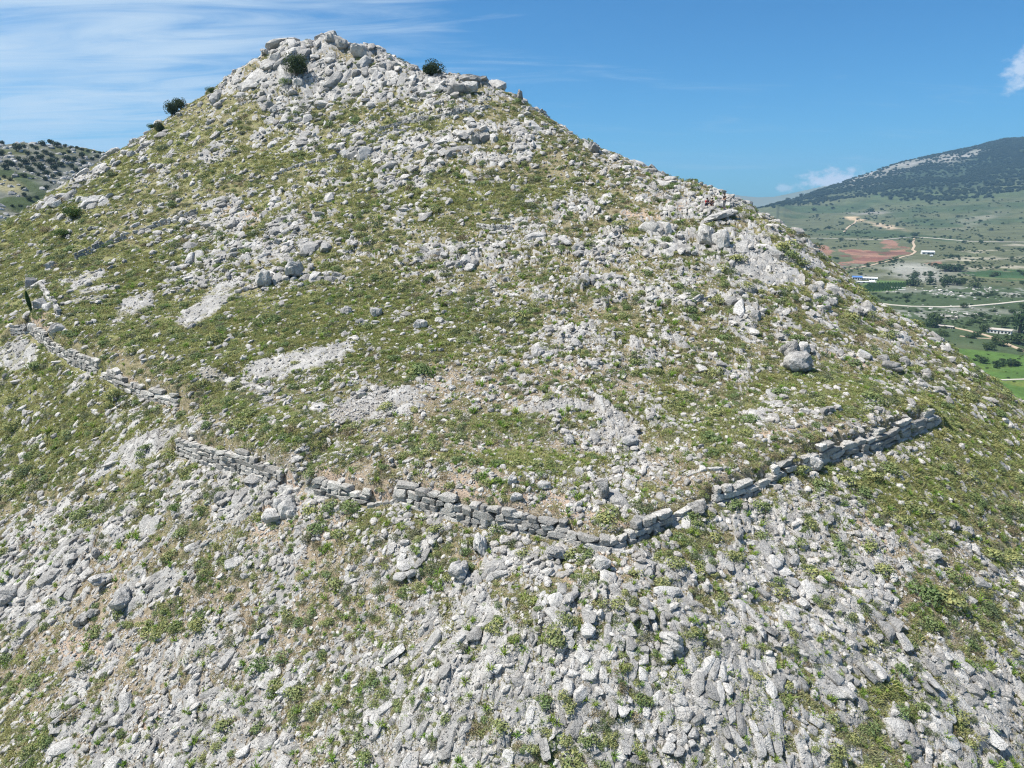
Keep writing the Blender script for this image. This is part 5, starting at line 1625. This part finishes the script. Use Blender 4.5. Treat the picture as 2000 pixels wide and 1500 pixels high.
def forest_stuff():
    n = 26000
    i = rng.integers(0, FN, n * 3); u = rng.uniform(1480, 2120, n * 3); 
    tt = rng.uniform(math.radians(18), math.radians(42), n * 3); r = rng.uniform(2500, 4950, n * 3)
    x, y = r * np.sin(tt), r * np.cos(tt)
    z = f_lookup(x, y, FZ); u, v = project(x, y, z)
    line = np.interp(u, [1500, 1600, 1700, 1800, 1900, 2000, 2200], [392, 382, 372, 372, 368, 350, 330])
    pale = np.zeros(len(u))
    for b in ((1760, 325, 60, 9, -16), (1850, 310, 36, 9, -10), (1900, 300, 26, 7, -16), (1680, 345, 40, 8, -18)):
        pale = np.maximum(pale, blob(u, v, *b, soft=0.5))
    pr = sstep(line - v + 50 * (fbm(x, y, 300, 3, 405) - 0.5), -22, 22) * (1 - 0.85 * pale) * np.clip((fbm(x, y, 130, 3, 401) - 0.33) * 5, 0.15, 1)
    keep = np.where(rng.uniform(0, 1, len(u)) < pr * 0.6)[0][:n]
    x, y, z = x[keep], y[keep], z[keep]; m = len(x)
    s = rng.uniform(8, 15, m)
    scatter('forest', FAR_C, np.stack([x, y, z - 1], -1), np.stack([x * 0, x * 0, rng.uniform(0, 6.28, m)], -1), np.stack([s, s, s * .75], -1), rng.integers(0, len(FAR_C), m), 'dark woodland covering the upper slopes of the far mountain')


forest_stuff()


def valley_scrub():
    n = 60000
    tt = rng.uniform(math.radians(22), math.radians(44), n); r = np.exp(rng.uniform(math.log(330), math.log(2600), n))
    x, y = r * np.sin(tt), r * np.cos(tt)
    z = f_lookup(x, y, FZ); u, v = project(x, y, z)
    cl = fbm(x, y, 55, 4, 421, 0.6)
    field = inpoly(u, v, [(1866, 532), (2060, 525), (2060, 556), (1960, 551)]) | inpoly(u, v, [(1655, 575), (1715, 546), (1780, 550), (1770, 570)]) | inpoly(u, v, [(1635, 486), (1775, 468), (1780, 500), (1640, 525)])
    keep = (rng.uniform(0, 1, n) < np.clip((cl - 0.50) * 4.5, 0.02, 1) * 0.30) & ~field
    x, y, z, r = x[keep], y[keep], z[keep], r[keep]; m = len(x)
    s = (0.9 + 0.0015 * r) * np.exp(rng.normal(0, 0.4, m))
    scatter('shrubbery', VAL_C, np.stack([x, y, z - 0.3], -1), np.stack([x * 0, x * 0, rng.uniform(0, 6.28, m)], -1), np.stack([s * 1.2, s * 1.2, s * .7], -1), rng.integers(0, len(VAL_C), m), 'low green scrub dotted over the valley floor and lower mountainside')
    n = 9000
    tt = rng.uniform(math.radians(24), math.radians(44), n); r = np.exp(rng.uniform(math.log(400), math.log(1000), n))
    x, y = r * np.sin(tt), r * np.cos(tt); z = f_lookup(x, y, FZ); u, v = project(x, y, z)
    w = np.maximum(blob(u, v, 1900, 570, 150, 13, 0, 0.5), blob(u, v, 1830, 612, 140, 15, 0, 0.5)) * sstep(fbm(x, y, 25, 3, 431), 0.42, 0.6)
    keep = rng.uniform(0, 1, n) < w * 0.8
    x, y, z, r = x[keep], y[keep], z[keep], r[keep]; m = len(x)
    s = 0.0016 * r * np.exp(rng.normal(0, 0.4, m))
    scatter('rock_litter', STONES, np.stack([x, y, z], -1), np.stack([x * 0, x * 0, rng.uniform(0, 6.28, m)], -1), np.stack([s * 1.5, s * 1.2, s * .8], -1), rng.integers(0, len(STONES), m), 'pale rocks littering the scrubland beside the valley road')


valley_scrub()

# ------------------------------------------------------------------ the rocky hillside on the left
LP, LZ = [], []
LRIDGE = [(-300, 300, 640), (-120, 288, 620), (0, 283, 600), (40, 282, 600), (100, 279, 600), (150, 285, 600), (200, 290, 610), (240, 305, 620), (300, 330, 640), (380, 380, 660)]
for (u, v, r) in LRIDGE:
    a, b, c = ray(u, v); h = math.hypot(a, b)
    LP.append((math.atan2(a, b) * 3, math.log(r))); LZ.append(r * c / h)
    LP.append((math.atan2(a, b) * 3, math.log(r * 1.25))); LZ.append(r * 1.25 * (c / h - 0.04))
for (u, v, r) in ((-300, 380, 500), (0, 350, 505), (150, 350, 510), (300, 380, 540), (0, 400, 440), (150, 400, 450), (300, 420, 470), (0, 440, 400), (150, 450, 410), (-300, 460, 400), (0, 520, 340), (200, 520, 350), (-300, 540, 340)):
    a, b, c = ray(u, v); h = math.hypot(a, b)
    LP.append((math.atan2(a, b) * 3, math.log(r))); LZ.append(r * c / h)
ltps = TPS(np.array(LP), np.array(LZ), lam=0.02)
LT0, LT1, LR0, LR1, LN = math.radians(-56), math.radians(-12), 300.0, 900.0, 230
lth = np.linspace(LT0, LT1, LN); llr = np.linspace(math.log(LR0), math.log(LR1), LN)
LRR, LTT = np.meshgrid(np.exp(llr), lth)
LX, LY = LRR * np.sin(LTT), LRR * np.cos(LTT)
LZg = np.maximum(ltps(LTT * 3, np.log(LRR)), -117) + (fbm(LX, LY, 60, 4, 501) - .5) * 12 + (fbm(LX, LY, 9, 3, 503) - .5) * 3.0
LU, LV = project(LX, LY, LZg)


def l_lookup(x, y, G):
    r = np.hypot(x, y); tt = np.arctan2(x, y)
    fi = np.clip((tt - LT0) / (LT1 - LT0) * (LN - 1), 0, LN - 1.001); fj = np.clip((np.log(r) - llr[0]) / (llr[-1] - llr[0]) * (LN - 1), 0, LN - 1.001)
    i = np.asarray(fi).astype(int); j = np.asarray(fj).astype(int); a = fi - i; b = fj - j
    return (G[i, j] * (1 - a) + G[i + 1, j] * a) * (1 - b) + (G[i, j + 1] * (1 - a) + G[i + 1, j + 1] * a) * b


LC = np.broadcast_to(np.array([0.058, 0.080, 0.036]), LX.shape + (3,)).copy()
paint(sstep(fbm(LX, LY, 50, 4, 511), 0.45, 0.6), (0.095, 0.10, 0.054), 0.8)
rk = sstep(fbm(LX, LY, 26, 4, 513, .6) + 0.10 * blob(LU, LV, 90, 330, 110, 50, 10, 0.5) + 0.08 * blob(LU, LV, 80, 400, 70, 22, 20, 0.5), 0.50, 0.60)
rk *= 1 - 0.9 * blob(LU, LV, 40, 355, 60, 14, 25, 0.5) - 0 * LU
paint(rk, (0.18, 0.178, 0.17), 0.6)
paint(blob(LU, LV, 15, 362, 32, 14, 15, 0.4), (0.24, 0.22, 0.12), 0.8)
me = mesh_from('left_hill', np.stack([LX, LY, LZg], -1).reshape(-1, 3), grid_faces(LN, LN)[:, ::-1], [m_far], True)
set_col(me, 'land', LC.reshape(-1, 3))
link('rocky_hills', me, kind='structure')


def left_hit(u, v):
    a, b, c = ray(u, v); h = math.hypot(a, b); a, b, c = a / h, b / h, c / h
    rs = np.exp(np.linspace(math.log(305), math.log(880), 900))
    gap = l_lookup(a * rs, b * rs, LZg) - c * rs
    q = int(np.argmax(gap >= 0))
    if gap[q] < 0:
        q = int(np.argmax(gap / rs))
    return a * rs[q], b * rs[q], float(l_lookup(np.array(a * rs[q]), np.array(b * rs[q]), LZg))


LT = [(3, 300, 12), (14, 318, 12), (38, 292, 16), (55, 300, 10), (70, 290, 10), (85, 282, 12), (100, 279, 14), (110, 284, 12), (117, 282, 8), (128, 285, 8), (140, 288, 8), (150, 287, 7), (160, 291, 7), (172, 294, 7), (184, 295, 5), (196, 297, 6), (206, 298, 6), (214, 296, 9), (30, 285, 10), (5, 281, 10), (48, 285, 8), (62, 284, 8),
      (36, 310, 10), (23, 321, 12), (10, 328, 13), (60, 333, 12), (33, 341, 8), (46, 343, 10), (65, 347, 5), (88, 350, 10), (99, 355, 6), (91, 366, 11), (96, 371, 7), (46, 368, 9), (25, 374, 6), (78, 326, 14), (100, 318, 16), (108, 330, 14), (92, 340, 12), (105, 345, 10), (115, 340, 9), (120, 322, 12), (130, 312, 14), (145, 312, 12), (160, 305, 12), (165, 318, 10),
      (170, 328, 8), (150, 332, 10), (80, 310, 14), (62, 312, 12), (50, 318, 14), (72, 300, 10), (88, 298, 10), (100, 303, 10), (140, 325, 10), (155, 340, 7), (180, 310, 8), (190, 305, 8), (55, 330, 12), (40, 325, 10), (75, 340, 8), (112, 310, 8), (125, 300, 8), (135, 296, 8), (47, 380, 9), (58, 388, 10), (72, 385, 8), (40, 400, 6), (24, 400, 6), (8, 345, 8), (20, 350, 8), (68, 320, 9), (85, 330, 9)]
for k, (u, v, w) in enumerate(LT):
    x, y, z = left_hit(u, v + 3)
    px = math.sqrt(x * x + y * y + z * z) / F
    row = 'on the crest' if v < 299 else ('on the upper face' if v < 322 else ('on the middle face' if v < 352 else 'at the foot'))
    side = 'at the left edge' if u < 45 else ('in the middle' if u < 120 else 'towards the main hill')
    sz = 'bigger' if w >= 10 else 'smaller'
    tree_at((x, y, z - 0.4), w * px * 1.05, w * px * 0.9, FAR_C, f'{sz} dark oak {row} of left hillside, {side}', f'oaks {row} of the left hillside', name='oak_tree', k=k)


def left_scrub():
    n = 1800
    tt = rng.uniform(math.radians(-42), math.radians(-24), n); r = rng.uniform(330, 640, n)
    x, y = r * np.sin(tt), r * np.cos(tt); z = l_lookup(x, y, LZg)
    rk_ = l_lookup(x, y, rk)
    sel = rng.uniform(0, 1, n) < 0.15 + 0.75 * rk_
    x, y, z = x[sel], y[sel], z[sel]; m = len(x)
    s = rng.uniform(0.8, 3.2, m)
    scatter('rock_debris', SLABS, np.stack([x, y, z], -1), np.stack([rng.normal(0, .3, m), rng.normal(0, .3, m), rng.uniform(0, 6.28, m)], -1), np.stack([s * 1.3, s, s * .9], -1), rng.integers(0, len(SLABS), m), 'countless pale rocks on the far left hillside')


left_scrub()


# ------------------------------------------------------------------ people on the ridge
def flat_mat(name, a, b):
    m, t = material(name)
    p = t.n('ShaderNodeNewGeometry').outputs['Position']
    finish(t, t.mix(t.noise(p, 9, 4), a, b), 0.85)
    return m


M_SKIN = flat_mat('skin', rgb(0.42, 0.26, 0.18), rgb(0.50, 0.32, 0.23))
M_BLACK = flat_mat('black_cloth', rgb(0.012, 0.012, 0.014), rgb(0.03, 0.03, 0.034))
M_GREY = flat_mat('grey_trousers', rgb(0.10, 0.11, 0.12), rgb(0.17, 0.18, 0.19))
M_RED = flat_mat('red_cloth', rgb(0.33, 0.025, 0.03), rgb(0.45, 0.04, 0.04))
M_NAVY = flat_mat('dark_trousers', rgb(0.02, 0.02, 0.035), rgb(0.045, 0.04, 0.06))
M_HAIR = flat_mat('hair', rgb(0.012, 0.009, 0.007), rgb(0.03, 0.022, 0.016))


def skin_obj(name, verts, edges, mat, parent, root=0):
    me = bpy.data.meshes.new(name)
    me.from_pydata([v[:3] for v in verts], edges, [])
    me.materials.append(mat)
    o = link(name, me, parent)
    md = o.modifiers.new('skin', 'SKIN'); md.use_smooth_shade = True
    for k, v in enumerate(verts):
        r = v[3]; me.skin_vertices[0].data[k].radius = r if isinstance(r, tuple) else (r, r)
        me.skin_vertices[0].data[k].use_root = (k == root)
    sb = o.modifiers.new('smooth', 'SUBSURF'); sb.levels = 1; sb.render_levels = 1
    return o


def hand(V, E, wrist, dirv, side):
    """five short fingers from a small palm"""
    w = Vector(V[wrist][:3]); d = Vector(dirv).normalized()
    s = d.cross(Vector((0, 0, 1)));  s = s.normalized() if s.length > .1 else Vector((1, 0, 0))
    V.append((*(w + d * .07), (.035, .02))); E.append((wrist, len(V) - 1)); palm = len(V) - 1
    for k, (off, ln) in enumerate(((-.03, .07), (-.01, .085), (.01, .08), (.03, .06))):
        b = w + d * .09 + s * off
        V.append((*b, .010)); E.append((palm, len(V) - 1)); V.append((*(b + d * ln + Vector((0, 0, -.02))), .008)); E.append((len(V) - 2, len(V) - 1))
    t_ = w + d * .03 + s * .04 * side
    V.append((*t_, .011)); E.append((wrist, len(V) - 1)); V.append((*(t_ + d * .05 + s * .02 * side), .009)); E.append((len(V) - 2, len(V) - 1))


def person(loc, yaw, J, shirt, trousers, label, sleeves=True):
    """J: joints in the person's own frame, x right, y forward, z up"""
    root = link('person', None, loc=loc, rot=(0, 0, yaw), label=label, category='person')
    V = [(*J['pelvis'], .12), (*J['waist'], .12), (*J['chest'], (.17, .12)), (*J['neck'], .055), (*J['chin'], .065), (*J['head'], .095), (*J['crown'], .06)]
    E = [(0, 1), (1, 2), (2, 3), (3, 4), (4, 5), (5, 6)]
    ends = []
    for sd, s in (('l', -1), ('r', 1)):
        i = len(V)
        V += [(*J['sho_' + sd], .065), (*J['elb_' + sd], .045), (*J['wri_' + sd], .032)]
        E += [(2, i), (i, i + 1), (i + 1, i + 2)]
        ends.append((i + 2, Vector(J['wri_' + sd]) - Vector(J['elb_' + sd]), s))
        j = len(V)
        V += [(*J['hip_' + sd], .09), (*J['kne_' + sd], .062), (*J['ank_' + sd], .042), (*J['toe_' + sd], .04)]
        E += [(0, j), (j, j + 1), (j + 1, j + 2), (j + 2, j + 3)]
    for w, d, s in ends:
        hand(V, E, w, d, s)
    skin_obj('body', V, E, M_SKIN, root)
    SV = [(*J['pelvis'], (.15, .125)), (*J['waist'], (.155, .13)), (*J['chest'], (.19, .14)), (*J['neck'], .06)]
    SE = [(0, 1), (1, 2), (2, 3)]
    for sd in 'lr':
        i = len(SV)
        e = Vector(J['elb_' + sd]); s0 = Vector(J['sho_' + sd]); mid = e if sleeves else s0.lerp(e, .55)
        SV += [(*s0, .08), (*mid, .062)]; SE += [(2, i), (i, i + 1)]
    skin_obj('shirt', SV, SE, shirt, root)
    TV = [(*J['pelvis'], (.155, .13))]; TE = []
    for sd in 'lr':
        i = len(TV)
        TV += [(*J['hip_' + sd], .105), (*J['kne_' + sd], .078), (*J['ank_' + sd], .062)]; TE += [(0, i), (i, i + 1), (i + 1, i + 2)]
    skin_obj('trousers', TV, TE, trousers, root)
    hv = rock_verts(ICO3, np.random.default_rng(5), 2, lo=1.0, hi=1.1, noise=0.03)
    h = Vector(J['head']) + Vector((0, -.025, .045))
    m = mesh_from('hair', [(p[0] * .23 + h.x, p[1] * .25 + h.y, p[2] * .20 + h.z) for p in hv], ICO3[1], [M_HAIR], True)
    link('hair', m, root)
    # a small nose and ears
    f = Vector(J['head'])
    V2 = [(f.x - .015, f.y + .09, f.z - .03), (f.x + .015, f.y + .09, f.z - .03), (f.x, f.y + .125, f.z - .035), (f.x, f.y + .09, f.z + .02)]
    link('nose', mesh_from('nose', V2, [(0, 1, 2), (1, 3, 2), (3, 0, 2)], [M_SKIN]), root)
    me_ = mesh_from('ear', [(p[0] * .03, p[1] * .05, p[2] * .07) for p in ICO2[0] * .5], ICO2[1], [M_SKIN], True)
    for s in (-1, 1):
        link('ear', me_, root, loc=(f.x + s * .1, f.y, f.z - .01))
    return root


def up_joints(lean=0.0):
    return dict(pelvis=(0, 0, .95), waist=(0, .01 + lean * .2, 1.12), chest=(0, .02 + lean * .5, 1.36), neck=(0, .02 + lean * .7, 1.50), chin=(0, .05 + lean, 1.57), head=(0, .04 + lean, 1.65), crown=(0, .02 + lean, 1.74),
                sho_l=(-.19, .01 + lean * .6, 1.42), elb_l=(-.25, .06, 1.16), wri_l=(-.20, .28, 1.12), sho_r=(.19, .01 + lean * .6, 1.42), elb_r=(.25, .05, 1.16), wri_r=(.18, .27, 1.10),
                hip_l=(-.10, 0, .90), kne_l=(-.11, .05, .50), ank_l=(-.12, 0, .09), toe_l=(-.13, .15, .035), hip_r=(.10, 0, .90), kne_r=(.12, .02, .50), ank_r=(.13, -.06, .09), toe_r=(.15, .09, .035))


def sit_joints():
    return dict(pelvis=(0, 0, .13), waist=(0, .02, .30), chest=(0, .08, .53), neck=(0, .11, .67), chin=(0, .15, .73), head=(0, .14, .81), crown=(0, .13, .90),
                sho_l=(-.19, .08, .58), elb_l=(-.26, .22, .38), wri_l=(-.14, .40, .40), sho_r=(.19, .08, .58), elb_r=(.26, .22, .38), wri_r=(.14, .40, .40),
                hip_l=(-.11, .05, .13), kne_l=(-.16, .42, .45), ank_l=(-.15, .60, .09), toe_l=(-.16, .76, .05), hip_r=(.11, .05, .13), kne_r=(.17, .42, .45), ank_r=(.16, .62, .09), toe_r=(.17, .78, .05))


X, Y, Z = hit([1414, 1379, 1390], [411, 407, 407])
person((X[0], Y[0], Z[0] + 0.20), math.radians(115), up_joints(0.05), M_BLACK, M_GREY, 'person standing in black top and grey trousers on the ridge', sleeves=False)
person((X[1], Y[1], Z[1] + 0.30), math.radians(200), sit_joints(), M_RED, M_NAVY, 'person in a red top sitting on the flat rock platform')
person((X[2], Y[2], Z[2] + 0.30), math.radians(160), sit_joints(), M_BLACK, M_NAVY, 'person in dark clothes sitting next to the one in red', sleeves=False)

# ------------------------------------------------------------------ air
m_haze = bpy.data.materials.new('air'); m_haze.use_nodes = True
t = NT(m_haze.node_tree)
vol = t.n('ShaderNodeVolumePrincipled', None, Color=rgb(0.36, 0.66, 1.0), Density=0.00010, Anisotropy=0.1)
t.n('ShaderNodeOutputMaterial', None, Volume=vol.outputs[0])
link('haze', box_mesh('haze', -9500, 9500, -9500, 9500, -120, 520, m_haze), kind='stuff', label='pale blue summer haze in the air')


# ------------------------------------------------------------------ look-alikes that stand in a row: say which one
bpy.context.view_layer.update()
same = {}
for o in SC.objects:
    if o.parent is None and 'label' in o and o.get('kind') in (None, 'thing'):
        same.setdefault(o['label'], []).append(o)
ORD = ['second', 'third', 'fourth', 'fifth', 'sixth', 'seventh', 'eighth', 'ninth', 'tenth', 'eleventh', 'twelfth']
for lab, obs in same.items():
    n = len(obs)
    if 1 < n <= 12:
        obs.sort(key=lambda o: float(project(*[np.array(c) for c in o.location])[0]))
        for k, o in enumerate(obs):
            suf = ('left one of two' if k == 0 else 'right one of two') if n == 2 else ('leftmost one' if k == 0 else ('rightmost one' if k == n - 1 else ORD[k - 1] + ' from left'))
            new = lab + ', ' + suf
            if len(new.split()) <= 16:
                o['label'] = new
